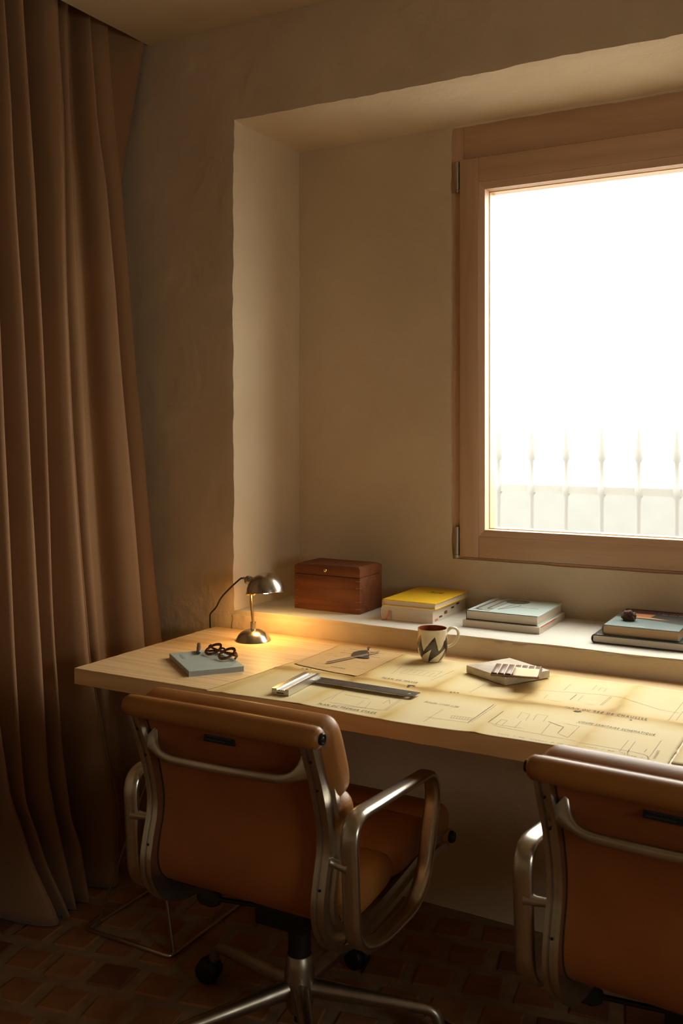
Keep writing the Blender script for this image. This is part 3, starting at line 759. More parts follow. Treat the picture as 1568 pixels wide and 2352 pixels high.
    for s in (-1, 1):
        b = NB(); tube(b, [(.07 * s, -.02, .345), (.14 * s, -.08, .352), (.197 * s, -.12, .362)], .012, 10); obj('support_arm', b, M['base_alu'], ch, smooth=60)
    b = NB(); tube(b, [(-.05, -.045, .302), (-.13, -.05, .296), (-.20, -.052, .290)], .0055, 8)
    lv = obj('lever', b, M['black'], ch, smooth=60)
    b = NB(); prism(b, [(-.195, -.012), (-.212, -.021), (-.245, -.020), (-.258, -.008), (-.258, .012), (-.243, .020), (-.212, .018), (-.195, .010)], -.005, .005, Matrix.Translation((0, -.052, .290)) @ Matrix.Rotation(radians(70), 4, 'X'), .002); obj('paddle', b, M['black'], lv, smooth=50)
    hs_ = V(-.016, 0, 0); HO = Matrix.Translation(hs_)
    b = NB(); lathe(b, [(0, .18), (.0255, .18), (.0255, .30), (0, .30)], 24, HO); obj('column', b, M['black'], ch, smooth=40)
    b = NB(); lathe(b, [(0, .042), (.012, .042), (.012, .07), (0, .07)], 16, HO); obj('column_foot', b, M['black'], ch, smooth=40)
    b = NB(); lathe(b, [(0, .062), (.022, .062), (.030, .075), (.034, .10), (.034, .14), (.032, .165), (.0285, .190), (.0265, .192), (.0265, .186), (0, .186)], 28, HO); hb = obj('hub', b, M['base_alu'], ch, smooth=40)
    for k in range(5):
        A_ = radians(20 + 72 * k); d = V(cos(A_), sin(A_), 0); sd = V(-sin(A_), cos(A_), 0)
        pts = fillet([hs_ + d * .018 + V(0, 0, .118), hs_ + d * .30 + V(0, 0, .094), hs_ + d * .312 + V(0, 0, .058)], [0, .03, 0], 6)
        n_ = len(pts); b = NB()
        sweep(b, pts, sd, [(cos(t) * .021, sin(t) * .0165) for t in [2 * pi * q / 14 for q in range(14)]],
              scales=[(1.05, 1.1)] + [(.62, .85)] + [(.60, .82)] * (n_ - 2))
        obj('base_arm', b, M['base_alu'], ch, smooth=60)
        c = hs_ + d * .312; wa = radians(20 + 72 * k + (40, 75, 20, -50, 65)[k]); wd = V(cos(wa), sin(wa), 0); ax = V(-sin(wa), cos(wa), 0)
        b = NB()
        for s in (-1, 1):
            mt = Matrix.Translation(c + wd * .014 + ax * (.013 * s) + V(0, 0, .0285)) @ ax.to_track_quat('Z', 'Y').to_matrix().to_4x4()
            lathe(b, [(0, -.010), (.022, -.010), (.0275, -.0075), (.0285, -.003), (.0285, .004), (.026, .009), (.02, .0105), (0, .0105)], 22, mt)
        cs = obj('caster', b, M['black'], ch, smooth=40)
        b = NB(); tube(b, [c + V(0, 0, .03), c + V(0, 0, .066)], .0095, 12)
        mt = Matrix.Translation(c + wd * .014 + V(0, 0, .0285)) @ ax.to_track_quat('Z', 'Y').to_matrix().to_4x4()
        lathe(b, [(0, -.0028), (.031, -.0028), (.031, .0028), (0, .0028)], 22, mt)
        obj('caster_fork', b, M['black'], cs, smooth=40)
    return ch

ch1 = make_chair()
GRP = 'tan leather office chairs at the desk'
ch1.location = (-1.114, 1.83, 0); ch1.rotation_euler.z = 0
tag(ch1, 'cognac leather office chair with aluminium arms, seen whole, beside the curtain', 'chair', GRP)
ch2 = copy_tree(ch1); ch2.location = (-.258, 1.86, 0); ch2.rotation_euler.z = radians(-4)
tag(ch2, 'cognac leather office chair cut off by the right edge of the photo', 'chair', GRP)

# ------------------------------------------------------------------ things on the sill
def book(name, label, x0, x1, y0, y1, z0, th, cover, pages, hard=True, rz=0., bt=.0025, inset=.004, roundspine=False):
    """a closed book lying flat: spine on the -x side. Origin at the centre of its underside"""
    cx, cy = (x0 + x1) / 2, (y0 + y1) / 2; w, d = (x1 - x0) / 2, (y1 - y0) / 2
    e_ = empty(name, (cx, cy, z0), rz)
    tag(e_, label, 'book', 'books on the window sill')
    b = NB(); k = inset if hard else .0006
    bx = .0006 if not hard else 0
    if roundspine:
        pr = [(-w, th - bt * .2)] ; pr = []
        n_ = 9
        for q in range(n_ + 1):
            t = pi / 2 + pi * q / n_; pr.append((-w + .006 + .008 * cos(t), th / 2 + (th / 2) * sin(t)))
        for q in range(n_, -1, -1):
            t = pi / 2 + pi * q / n_; pr.append((-w + .0085 + .008 * cos(t), th / 2 + (th / 2 - bt) * sin(t)))
        v0 = [b.verts.new((x, -d, z)) for x, z in pr]; v1 = [b.verts.new((x, d, z)) for x, z in pr]
        ring_faces(b, v0, v1); m_ = len(pr) // 2
        for q in range(m_ - 1):
            for vv in (v0, v1): b.faces.new((vv[q], vv[q + 1], vv[-2 - q], vv[-1 - q]))
        box(b, -w + .006, w, -d, d, 0, bt); box(b, -w + .006, w, -d, d, th - bt, th)
    else:
        box(b, -w, w, -d, d, 0, bt, .0005, 1); box(b, -w, w, -d, d, th - bt, th, .0005, 1); box(b, -w, -w + bt, -d, d, 0, th, .0005, 1)
    obj('cover', b, cover, e_, smooth=40)
    b = NB(); box(b, -w + bt, w - k, -d + k, d - k, bt * .9, th - bt * .9); obj('page_block', b, pages, e_)
    return e_

def label_on(e_, s, x, y, z, width, size, m, name='lettering', rz=0., hs=1., shear=0.):
    return text(name, s, size, m, e_, width, Matrix.Translation((x, y, z + .0004)) @ Matrix.Rotation(rz, 4, 'Z'), hscale=hs, shear=shear)

ZS = .775
# wooden box
bx = tag(empty('wooden_box', (-1.553, 2.757, ZS)), 'reddish wooden box with hinged lid and small brass knob on the sill', 'box')
w, d = .121, .077
b = NB(); box(b, -w, w, -d, d, 0, .1135, .0015); obj('body', b, M['mahogany'], bx, smooth=40)
b = NB()
t = bmesh.new(); z0, z1_, z2 = .115, .140, .1475; k = .010
l0 = [t.verts.new((sx_ * w, sy * d, z0)) for sx_, sy in ((-1, -1), (1, -1), (1, 1), (-1, 1))]
l1 = [t.verts.new((sx_ * w, sy * d, z1_)) for sx_, sy in ((-1, -1), (1, -1), (1, 1), (-1, 1))]
l2 = [t.verts.new((sx_ * (w - k), sy * (d - k), z2)) for sx_, sy in ((-1, -1), (1, -1), (1, 1), (-1, 1))]
t.faces.new(l0[::-1]); ring_faces(t, l0, l1); ring_faces(t, l1, l2); t.faces.new(l2); merge(b, t)
lid = obj('lid', b, M['mahogany'], bx)
b = NB(); lathe(b, [(0, 0), (.003, 0), (.003, .003), (.0055, .006), (.006, .009), (.004, .012), (0, .0125)], 16, Matrix.Translation((0, -d, .131)) @ Matrix.Rotation(radians(90), 4, 'X')); obj('knob', b, M['brass'], lid, smooth=60)
b = NB()
for q, zz in enumerate((.014, .036, .058, .080, .102, .122)):
    box(b, w - .014, w + .0004, -d - .0004, -d + .012, zz, zz + .0035); box(b, -w - .0004, -w + .014, -d - .0004, -d + .012, zz, zz + .0035); box(b, w - .012, w + .0004, d - .014, d + .0004, zz, zz + .0035)
obj('corner_joints', b, M['box_joint'], bx)['kind'] = 'stuff'

# thick white book with ribbon, yellow book on top
wb = book('thick_book', 'thick cream book with pink ribbon under the yellow book', -1.346, -1.173, 2.662, 2.928, ZS, .041, M['whitecover'], M['pages'], True, 0, .0015, .0015, True)
b = NB(); P_ = [V(-.058, -.1335, .027), V(-.061, -.1365, .012), V(-.066, -.141, .0015), V(-.074, -.158, .0008)]
for a_, c_ in zip(P_, P_[1:]):
    b.faces.new([b.verts.new(p) for p in (a_ + V(-.0035, 0, 0), a_ + V(.0035, 0, 0), c_ + V(.0035, 0, 0), c_ + V(-.0035, 0, 0))])
rb = obj('ribbon', b, M['ribbon'], wb); rb.modifiers.new('s', 'SOLIDIFY').thickness = .0006
for q, (yy, zz, h_) in enumerate(((-.105, .003, .007), (-.072, .009, .005), (-.033, .014, .009), (.022, .022, .005), (.065, .028, .005))):
    b = NB(); box(b, .0845, .0856, yy - .011, yy + .011, zz, zz + h_); obj('index_mark', b, M['ribbon'] if q == 0 else (M['brownink'] if q == 2 else M['dark']), wb)
yb = book('yellow_book', 'bright yellow hardback with a brown 5 on its cover', -1.343, -1.164, 2.661, 2.93, ZS + .0411, .0195, M['yellow'], M['pages'], True, 0, .0028, .004)
label_on(yb, '5', -.017, .036, .0195, .058, .060, M['brownink'], hs=.62)

lo = book('paperback_book', 'pale paperback lying under the mint picture book', -1.082, -.848, 2.672, 2.93, ZS, .0195, M['whitecover'], M['pages'], False, 0, .0008)
b = NB(); box(b, .1172, .1176, -.118, .03, .0165, .0190); obj('cover_edge_print', b, M['red'], lo)
mb_ = book('picture_book', 'mint glossy hardback with a dark disc on its cover', -1.074, -.855, 2.682, 2.924, ZS + .0196, .0285, M['mint'], M['pages'], True, 0, .003, .004)
b = NB(); box(b, -.1102, -.108, -.1212, .1212, -.0002, .0287); box(b, -.1102, .106, -.1212, -.1185, -.0001, .0029); obj('spine_wrap', b, M['dark'], mb_)
b = NB(); box(b, -.1095, .1075, -.1212, -.1195, .0265, .0283); obj('board_edge', b, M['dark'], mb_)
def flat(bm_, poly, z): bm_.faces.new([bm_.verts.new((x, y, z)) for x, y in poly])
b = NB(); flat(b, [(-.016 + .036 * cos(2 * pi * q / 40), .075 + .036 * sin(2 * pi * q / 40)) for q in range(40)], .0288); obj('cover_disc', b, M['olive'], mb_)
b = NB(); flat(b, [(-.098, -.105), (-.045, -.105), (-.03, .115), (-.098, .118)], .02865); obj('cover_photo', b, M['minttone'], mb_)
b = NB()
def stroke(bm_, pts, w_, z):
    for (xa, ya), (xb, yb_) in zip(pts, pts[1:]):
        dx, dy = xb - xa, yb_ - ya; l = sqrt(dx * dx + dy * dy) or 1; nx, ny = -dy / l * w_, dx / l * w_
        flat(bm_, [(xa + nx, ya + ny), (xb + nx, yb_ + ny), (xb - nx, yb_ - ny), (xa - nx, ya - ny)], z)
stroke(b, [(-.09, -.09), (-.085, .08), (-.07, .11)], .003, .0289); stroke(b, [(-.062, -.07), (-.06, .07), (-.045, .1)], .0025, .0289)
stroke(b, [(-.09, -.09), (-.07, -.095)], .004, .0289); stroke(b, [(-.062, -.07), (-.045, -.072)], .003, .0289); stroke(b, [(-.03, -.07), (.0, -.02), (.012, .02)], .0015, .0289); stroke(b, [(-.03, -.07), (-.01, .03)], .001, .0289)
obj('cover_drawing', b, M['olive'], mb_)
label_on(mb_, 'Plein  Soleil', .012, -.012, .0286, .062, .009, M['olive'])

dl = book('dark_book', 'wide dark hardback under the design book, lowest at the right edge', -.690, -.330, 2.638, 2.926, ZS, .0232, M['dark'], M['pages'], True, 0, .003, .003, True)
label_on(dl, 'DELAUNAY', -.166, -.1425, .0232, .10, .012, M['white'])
ds = book('design_book', 'teal and black furniture design book with orange print and a rock on top', -.664, -.463, 2.648, 2.922, ZS + .0233, .0275, M['tealcover'], M['tanpages'], True, 0, .0022, .003, True)
z = .0277
b = NB(); flat(b, [(-.095, .0), (.1, .0), (.1, .136), (-.095, .136)], z); obj('black_print', b, M['blackcover'], ds)
b = NB(); flat(b, [(-.085, .0), (.1, .0), (.1, -.05), (.03, -.025)], z - .0001); obj('dark_shape_print', b, M['blackcover'], ds)
b = NB(); flat(b, [(-.06, .018), (-.005, .018), (.002, .066), (-.055, .066)], z + .0003); obj('orange_print', b, M['orange'], ds)
b = NB(); flat(b, [(-.075, .004), (.055, .0), (.0, .017), (-.075, .017)], z + .0003); obj('orange_wedge_print', b, M['orange2'], ds)
label_on(ds, 'LE DESIGN DU MEUBLE', -.088, .098, z, .182, .020, M['red'])
label_on(ds, 'AU XXe SIECLE', .016, .076, z, .08, .013, M['white'])
label_on(ds, 'TASCHEN', -.028, -.125, z, .036, .008, M['white'])
# rock
b = NB(); bmesh.ops.create_icosphere(b, subdivisions=4, radius=.017)
for v in b.verts:
    n_ = v.co.normalized(); k = 1 + .32 * noise.noise(n_ * 1.9 + V(3, 1, 7)) + .10 * noise.noise(n_ * 6) + .04 * noise.noise(n_ * 16)
    v.co = V(v.co.x * 1.15 * k, v.co.y * .95 * k, max(-.011, v.co.z * 1.02 * k))
tag(obj('rock', b, M['rock'], smooth=30, loc=(-.613, 2.737, ZS + .0233 + .0277 + .0108)), 'small rough brown rock lying on the design book', 'rock')

# ------------------------------------------------------------------ lamp
LB = V(-1.660, 2.422, ZT)
lamp = tag(empty('desk_lamp', LB), 'small brushed metal desk lamp with domed shade, lit, at the desk corner', 'lamp')
b = NB(); lathe(b, [(0, 0), (.052, 0), (.0535, .0015), (.0525, .004), (.050, .008), (.045, .017), (.037, .025), (.026, .031), (.012, .0345), (.0085, .035), (.0085, .056), (.0045, .0565), (.0045, .052), (0, .052)], 40)
obj('base', b, M['lampmetal'], lamp, smooth=35)
cr = V(cos(a29), sin(a29), 0); cf = V(-sin(a29), cos(a29), 0)
k0 = V(0, 0, .05); k1 = V(-.0085, -.002, .141)
b = NB(); tube(b, [k0, k0.lerp(k1, .78)], .0045, 14); tube(b, [k0.lerp(k1, .76), k1 + V(-.0005, 0, .018)], .0034, 12); obj('pole', b, M['brass'], lamp, smooth=40)
b = NB()
for s, l in ((-1, .013), (1, .012)):
    mt = Matrix.Translation(k1) @ (cr * s).to_track_quat('Z', 'Y').to_matrix().to_4x4()
    lathe(b, [(0, 0), (.0035, 0), (.0035, .004), (.0058, .006), (.0062, .010), (.004, .0135), (0, .014)], 14, mt)
obj('joint_screw', b, M['brass'], lamp, smooth=50)
# shade: dome, opening down and a little towards the room
SC = V(.037, .012, .144)
tilt = Matrix.Rotation(radians(-3.2), 4, cf) @ Matrix.Rotation(radians(-9), 4, cr)
R0 = .0575; pr = [(R0 + .0025, .0), (R0 + .0025, .0018), (R0, .003)]
for q in range(1, 15):
    t = pi / 2 * q / 14; pr.append((R0 * cos(t), .003 + .0595 * sin(t)))
pr[-1] = (0, .0625)
ins = [(0, .0605)] + [((R0 - .0018) * cos(pi / 2 * q / 14), .003 + .0575 * sin(pi / 2 * q / 14)) for q in range(13, 0, -1)] + [(R0 - .0018, .0)]
b = NB(); lathe(b, pr + ins + [pr[0]], 48, Matrix.Translation(SC) @ tilt); obj('shade', b, M['lampmetal'], lamp, smooth=35)
sd = (-cr * .93 + cf * .10 + V(0, 0, .30)).normalized()
mt = Matrix.Translation(SC + sd * .052 + V(0, 0, .022)) @ sd.to_track_quat('Z', 'Y').to_matrix().to_4x4()
b = NB(); lathe(b, [(0, -.012), (.0125, -.012), (.0135, -.002), (.0135, .008), (.010, .013), (.0055, .015), (.005, .021), (.0035, .022), (0, .022)], 20, mt); obj('socket', b, M['lampmetal'], lamp, smooth=40)
b = NB(); bmesh.ops.create_uvsphere(b, u_segments=18, v_segments=12, radius=.0165, matrix=Matrix.Translation(SC + V(0, 0, .0145))); obj('bulb', b, M['bulb'], lamp, smooth=60)
s_end = SC + sd * .074 + V(0, 0, .022)
cp = [s_end, s_end - cr * .012 - V(0, 0, .006), V(-.105, -.012, .128), V(-.148, .012, .085), V(-.196, .048, .055), V(-.224, .082, .028), V(-.235, .098, -.02), V(-.240, .102, -.12), V(-.240, .104, -.4), V(-.236, .100, -.70)]
b = NB(); tube(b, crom(cp, 8), .0026, 8); obj('cord', b, M['cord'], lamp, smooth=60)
ld = bpy.data.lights.new('bulb_light', 'POINT'); ld.energy = 1.05; ld.color = (1, .52, .13); ld.shadow_soft_size = .017
lo_ = bpy.data.objects.new('bulb_light', ld); COL.objects.link(lo_); lo_.parent = lamp; lo_.location = SC + V(0, 0, -.004)

# ------------------------------------------------------------------ notebook, pen, glasses
def quad_center(q): return sum((Vector(p) for p in q), Vector()) / 4
nbc = V(-1.600, 2.108, ZT); nr = radians(-37.7)
nb = tag(empty('notebook', nbc, nr), 'pale blue softcover notebook with embossed letters on the desk', 'notebook')
hw, hd = .110, .0735     # half length along spine direction (x) , half width (y)
b = NB(); box(b, -hw, hw, -hd, hd, .0003, .0125, .0008, 1); obj('page_block', b, M['nbp'], nb)
b = NB(); box(b, -hw - .0008, hw + .0008, -hd - .0008, hd + .0008, .0122, .0140, .0006, 1); box(b, -hw - .0008, hw + .0008, -hd - .0014, -hd + .0006, 0, .0138, .0005, 1); box(b, -hw - .0008, hw + .0008, -hd - .0008, hd + .0008, 0, .0009); obj('cover', b, M['nb'], nb)
label_on(nb, 'CASSIS', -.085, -.056, .0140, .055, .013, M['nbt'], 'embossed_title')
label_on(nb, 'notes', .07, -.03, .0140, .022, .010, M['nbt'], 'embossed_line', radians(90))
NZ = ZT + .0141
pen = tag(empty('pen', (-1.683, 2.184, NZ + .0062), math.atan2(-.079, .060)), 'short dark pen lying across the notebook, blue end to the front', 'pen')
Ry = Matrix.Rotation(radians(90), 4, 'Y')
b = NB(); lathe(b, [(0, -.052), (.0045, -.052), (.0056, -.049), (.0058, -.012), (.0048, -.011), (.0048, -.008), (.0061, -.007), (.0061, .038), (0, .038)], 18, Ry); obj('barrel', b, M['pen'], pen, smooth=40)
b = NB(); lathe(b, [(0, .038), (.0062, .038), (.0062, .046), (.0045, .0515), (0, .053)], 18, Ry); obj('end_cap', b, M['penblue'], pen, smooth=40)
b = NB(); lathe(b, [(.0063, -.0115), (.0063, -.0085), (.0049, -.0085), (.0049, -.0115)], 18, Ry); obj('band', b, M['chrome'], pen, smooth=40)

gla = empty('eyeglasses', (-1.583, 2.150, NZ), radians(-21))
tag(gla, 'round tortoiseshell eyeglasses folded on the notebook', 'eyeglasses')
til = Matrix.Translation((0, 0, .0155)) @ Matrix.Rotation(radians(27), 4, 'X')      # front leaning back, top edge raised
rims = []
for s in (-1, 1):
    b = NB(); n_ = 40; P_ = []
    for q in range(n_):
        t = 2 * pi * q / n_; P_.append(til @ V(.034 * s + .0235 * cos(t), .0225 * sin(t), 0))
    sweep(b, P_, (til.to_3x3() @ V(0, 0, 1)), [(-.0034, -.0022), (-.0034, .0022), (.0034, .0022), (.0034, -.0022)], closed=True)
    rm = obj('rim', b, M['tortoise'], gla, smooth=40)
    b = NB(); b.faces.new([b.verts.new(p) for p in P_]); obj('lens', b, M['lens'], rm)
    # end piece
    b = NB(); box(b, min(.054 * s, .066 * s), max(.054 * s, .066 * s), .003, .013, -.004, .0025, .0012, mtx=til); obj('end_piece', b, M['tortoise'], rm, smooth=40)
b = NB(); tube(b, [til @ p for p in crom([V(-.013, .008, 0), V(-.006, .012, .001), V(.006, .012, .001), V(.013, .008, 0)], 5)], .0026, 8); obj('bridge', b, M['tortoise'], gla, smooth=60)
for s, yb_, zz in ((-1, .018, .010), (1, .012, .0055)):
    a_ = til @ V(.062 * s, .008, -.003)
    c_ = V(-.045 * s, a_.y + .016, zz); e_ = V(-.070 * s, a_.y - .006, max(zz - .002, .004))
    P_ = crom([a_, a_ + V(-.006 * s, .008, -.006), a_.lerp(c_, .5) + V(0, .003, -.004), c_, e_], 6)
    for p in P_: p.z = max(p.z, .0036)
    b = NB(); tube(b, P_, .003, 8); obj('temple', b, M['tortoise'], gla, smooth=60)

# ------------------------------------------------------------------ plans on the desk
XF = (-1.39, -1.175, -.96, -.745, -.53); YF = 2.170
def sheet_h(x, y):
    h = .0012 + .0009 * noise.noise(V(x * 6, y * 6, 1)) + .0005 * noise.noise(V(x * 18, y * 18, 4))
    for k, xf in enumerate(XF): h += .0022 * exp(-abs(x - xf - .012 * (y - 2.1)) / .012) * (.6 + .5 * sin(k * 2.3 + y * 7))
    yf_ = YF + .010 * sin(x * 9)
    h += .0042 * exp(-abs(y - yf_) / (.010 if y > yf_ else .022)) * (.75 + .3 * sin(x * 15))
    e_ = max(0, 1.925 - y); h += -.0000 * e_
    return max(h, .0005)
def sheet_stain(x, y):
    s = 0.
    for xf in XF: s = max(s, exp(-abs(x - xf - .012 * (y - 2.1) + .010 * noise.noise(V(x * 4, y * 14, 2))) / .022) * (.62 + .5 * noise.noise(V(xf * 9, y * 6, 0))))
    yf_ = YF + .010 * sin(x * 9)
    s = max(s, exp(-abs(y - yf_ + .008 * noise.noise(V(x * 13, y * 4, 8))) / .024) * (.95 + .35 * noise.noise(V(x * 5, 3, 0))))
    for xf in XF: s += .5 * exp(-((x - xf) ** 2 + (y - yf_) ** 2) / .0016)
    ed = min(abs(y - 2.468), .2); s = max(s, .45 * exp(-ed / .02)); s = max(s, .5 * exp(-abs(x + 1.41) / .05))
    return max(0., min(1., s))
def paper_sheet(name, corner, nx, ny, hfun, sfun, m, jag=.002):
    """corner(u,v) -> (x,y); builds a slightly thick wavy sheet"""
    bm_ = NB(); G = []
    lay = bm_.loops.layers.float_color.new('stain') if False else None
    pos = []
    for j in range(ny + 1):
        row = []
        for i in range(nx + 1):
            x, y = corner(i / nx, j / ny)
            if i in (0, nx) or j in (0, ny):
                x += jag * noise.noise(V(x * 40, y * 40, 3)); y += jag * noise.noise(V(x * 22, y * 22, 9))
            row.append(bm_.verts.new((x, y, ZT + hfun(x, y)))); pos.append((x, y))
        G.append(row)
    for j in range(ny):
        for i in range(nx): bm_.faces.new((G[j][i], G[j][i + 1], G[j + 1][i + 1], G[j + 1][i]))
    o = obj(name, bm_, m, smooth=60)
    at = o.data.attributes.new('stain', 'FLOAT', 'POINT')
    for k, (x, y) in enumerate(pos): at.data[k].value = sfun(x, y)
    s_ = o.modifiers.new('thickness', 'SOLIDIFY'); s_.thickness = .00025; s_.offset = -1
    return o
def main_corner(u, v):
    xl = -1.440 + .055 * v; xr = -.353 - .004 * v
    x = xl + (xr - xl) * u
    yfr = 1.899 + .007 * sin(x * 11 + 2.2) ; ybk = 2.472 - .022 * max(0, u - .25)
    return x, yfr + (ybk - yfr) * v
plan = tag(paper_sheet('floor_plan', main_corner, 150, 84, sheet_h, sheet_stain, M['paper']), 'large yellowed unfolded building plan spread over the desk', 'plan')
LINES = [[-1.113,2.259,-1.125,2.344],[-.997,2.248,-.984,2.37],[-1.099,2.278,-1.098,2.323,-1.007,2.346,-1.005,2.285,-1.099,2.278],[-.87,1.923,-.869,2.029],[-.781,2.118,-.782,1.961],[-.774,2.117,-.777,1.967],[-.833,1.996,-.783,1.999],[-.83,1.977,-.781,1.981],[-.88,1.957,-.78,1.962],[-.743,1.983,-.742,2.076],[-.726,1.981,-.726,2.019,-.712,2.019,-.712,1.981],[-.742,1.979,-.666,1.983],[-.869,2.188,-.864,2.295],[-.73,1.971,-.543,1.954],[-.699,2.043,-.705,2.092,-.684,2.087,-.678,2.039],[-.664,2.047,-.67,2.095,-.646,2.098,-.642,2.049],[-.682,1.978,-.685,2.03],[-.632,2.055,-.592,2.033,-.591,1.986],[-.62,1.965,-.625,2.049],[-.596,2.06,-.563,2.054,-.565,1.969,-.588,1.983],[-.742,2.292,-.591,2.327,-.545,2.329,-.438,2.268,-.394,2.26],[-.696,2.226,-.699,2.267],[-.639,2.246,-.638,2.301],[-.685,2.221,-.654,2.22],[-.621,2.25,-.622,2.303],[-.601,2.233,-.578,2.234],[-.566,2.235,-.563,2.325],[-.562,2.235,-.559,2.321],[-.616,2.357,-.617,2.407],[-.601,2.358,-.602,2.39,-.587,2.385,-.588,2.356],[-.676,2.323,-.676,2.388],[-.406,2.181,-.403,2.355],[-.391,2.2,-.39,2.279],[-.535,1.947,-.45,1.945,-.404,1.938,-.397,1.932,-.393,1.922],[-.451,1.932,-.451,2.013],[-.436,1.933,-.437,2.01],[-.392,1.928,-.392,2.043],[-.407,1.951,-.406,1.972],[-1.143,1.946,-1.142,2.057],[-1.133,1.977,-1.14,2.017],[-1.056,1.965,-1.06,2.005],[-1.029,1.952,-1.041,2.003],[-1.094,1.94,-1.027,1.953],[-1.126,2.03,-1.057,2.024],[-1.011,2.003,-1.011,2.041,-.994,2.009],[-.984,1.958,-.99,2.053],[-.978,1.956,-.985,2.048],[-1.123,1.953,-.982,1.954]]
for k in range(8): LINES.append([-.83 + k * .0065, 1.979, -.832 + k * .0065, 1.997])
for k in range(5): LINES.append([-1.085 + k * .016, 2.29, -1.083 + k * .016, 2.325])
def draw(bm_, pts, w_, lift=.00035):
    for (xa, ya), (xb, yb_) in zip(pts, pts[1:]):
        l = sqrt((xb - xa) ** 2 + (yb_ - ya) ** 2); n_ = max(1, int(l / .006)); nx, ny = -(yb_ - ya) / (l or 1) * w_, (xb - xa) / (l or 1) * w_
        for q in range(n_):
            t0, t1 = q / n_, (q + 1) / n_; P_ = []
            for t, s in ((t0, 1), (t1, 1), (t1, -1), (t0, -1)):
                x, y = xa + (xb - xa) * t, ya + (yb_ - ya) * t
                P_.append(bm_.verts.new((x + nx * s, y + ny * s, ZT + sheet_h(x, y) + lift)))
            bm_.faces.new(P_)
b = NB()
for l in LINES: draw(b, list(zip(l[::2], l[1::2])), .00045)
obj('drawn_lines', b, M['pencil'], plan)['kind'] = 'stuff'
b = NB()
for l in ([-.743,1.983,-.742,2.076], [-.632,2.055,-.592,2.033,-.591,1.986], [-.781,2.118,-.782,1.961], [-.397,1.932,-.393,1.922], [-.435,1.933,-.436,1.952], [-.639,2.246,-.638,2.301]): draw(b, list(zip(l[::2], l[1::2])), .0007, .0005)
obj('heavy_lines', b, M['ink'], plan)['kind'] = 'stuff'
hf = lambda x, y: ZT + sheet_h(x, y) + .0005
def plan_text(s, xa, ya, xb, yb_, size, under=True, shear=0., m=None):
    ang = math.atan2(yb_ - ya, xb - xa)
    text('plan_title', s, size, m or M['ink'], plan, sqrt((xb - xa) ** 2 + (yb_ - ya) ** 2), Matrix.Translation((xa, ya, 0)) @ Matrix.Rotation(ang, 4, 'Z'), hf, 1.3, shear)
    if under:
        b_ = NB(); draw(b_, [(xa - .002, ya - .004), (xb + .003, yb_ - .004)], .0004, .0005); obj('title_rule', b_, M['ink'], plan)
plan_text('PLAN DU PREMIER ETAGE', -1.14, 1.926, -.989, 1.924, .0165)
plan_text('PLAN DE MASSE', -1.116, 2.208, -1.017, 2.206, .0165)
plan_text('PLAN DU REZ DE CHAUSSEE', -.63, 2.172, -.447, 2.166, .0185)
plan_text('COUPE SANITAIRE SCHEMATIQUE', -.575, 2.082, -.411, 2.068, .0175)
plan_text('Echelle 1/100 1/50', -.931, 2.060, -.845, 2.056, .017, False, .35)
for x, y, w_ in ((-.70, 1.922, .17), (-.52, 1.928, .09), (-.44, 1.918, .05)):
    plan_text('cote 1.40  niveau 0.75  pente 2'[:int(w_ * 160)], x, y, x + w_, y - .004, .008, False, .3, M['pencil'])
plan_text('VARIANTE', -.3795, 1.922, -.381, 1.975, .008, False, 0, M['pencil'])
b = NB()
for x, y, r in ((-1.020, 2.171, .0065), (-1.013, 2.176, .006), (-1.006, 2.169, .0035), (-1.018, 2.160, .004), (-.905, 2.162, .004), (-.898, 2.166, .0035), (-.890, 2.168, .0035), (-.600, 2.157, .0055), (-.592, 2.160, .004), (-1.342, 2.190, .004), (-1.33, 2.192, .005), (-1.32, 2.195, .003), (-.478, 2.153, .003)):
    b.faces.new([b.verts.new((x + r * (1 + .4 * sin(q * 2.4 + x * 50)) * cos(2 * pi * q / 9), y + .7 * r * sin(2 * pi * q / 9), ZT + sheet_h(x, y) + .0012)) for q in range(9)])
obj('scorch_marks', b, M['ink'], plan)['kind'] = 'stuff'

def flat_h(b_, n_): return lambda x, y: b_ + .0006 * noise.noise(V(x * 8, y * 8, n_))
def right_corner(u, v): return -.349 + .62 * u, 1.912 + .5 * v
o = paper_sheet('plan_sheet', right_corner, 30, 26, flat_h(.0011, 2), lambda x, y: .25 * exp(-min(abs(x + .349), abs(y - 1.912)) / .02), M['paper'])
tag(o, 'second plan sheet at the right edge of the desk, mostly out of view', 'plan')
def cov_corner(u, v):
    a_, b_, c_, d_ = V(-1.389, 2.222, 0), V(-1.176, 2.176, 0), V(-1.178, 2.470, 0), V(-1.395, 2.486, 0)
    p = a_.lerp(b_, u).lerp(d_.lerp(c_, u), v); return p.x, p.y
ch_ = lambda x, y: sheet_h(x, y) + .0016 + .002 * max(0, (y - 2.45) / .04) * max(0, (-1.35 - x) / .04)
cov = tag(paper_sheet('title_page', cov_corner, 40, 50, ch_, lambda x, y: .22 + .4 * exp(-min(abs(x + 1.177), abs(x + 1.392), abs(y - 2.48)) / .008), M['cover'], .001), 'tan typed title page lying on the plan beside the mug', 'paper')
hc = lambda x, y: ZT + ch_(x, y) + .0005
def cov_text(s, x, y, w_, size, m=None):
    text('typed_line', s, size, m or M['pencil'], cov, w_, Matrix.Translation((x, y, 0)) @ Matrix.Rotation(radians(-3.5), 4, 'Z'), hc, 1.2)
cov_text('AMENAGEMENT', -1.345, 2.448, .11, .012); cov_text("A L'APPARTEMENT", -1.352, 2.424, .12, .012); cov_text('DE MONSIEUR PARK', -1.345, 2.400, .13, .012)
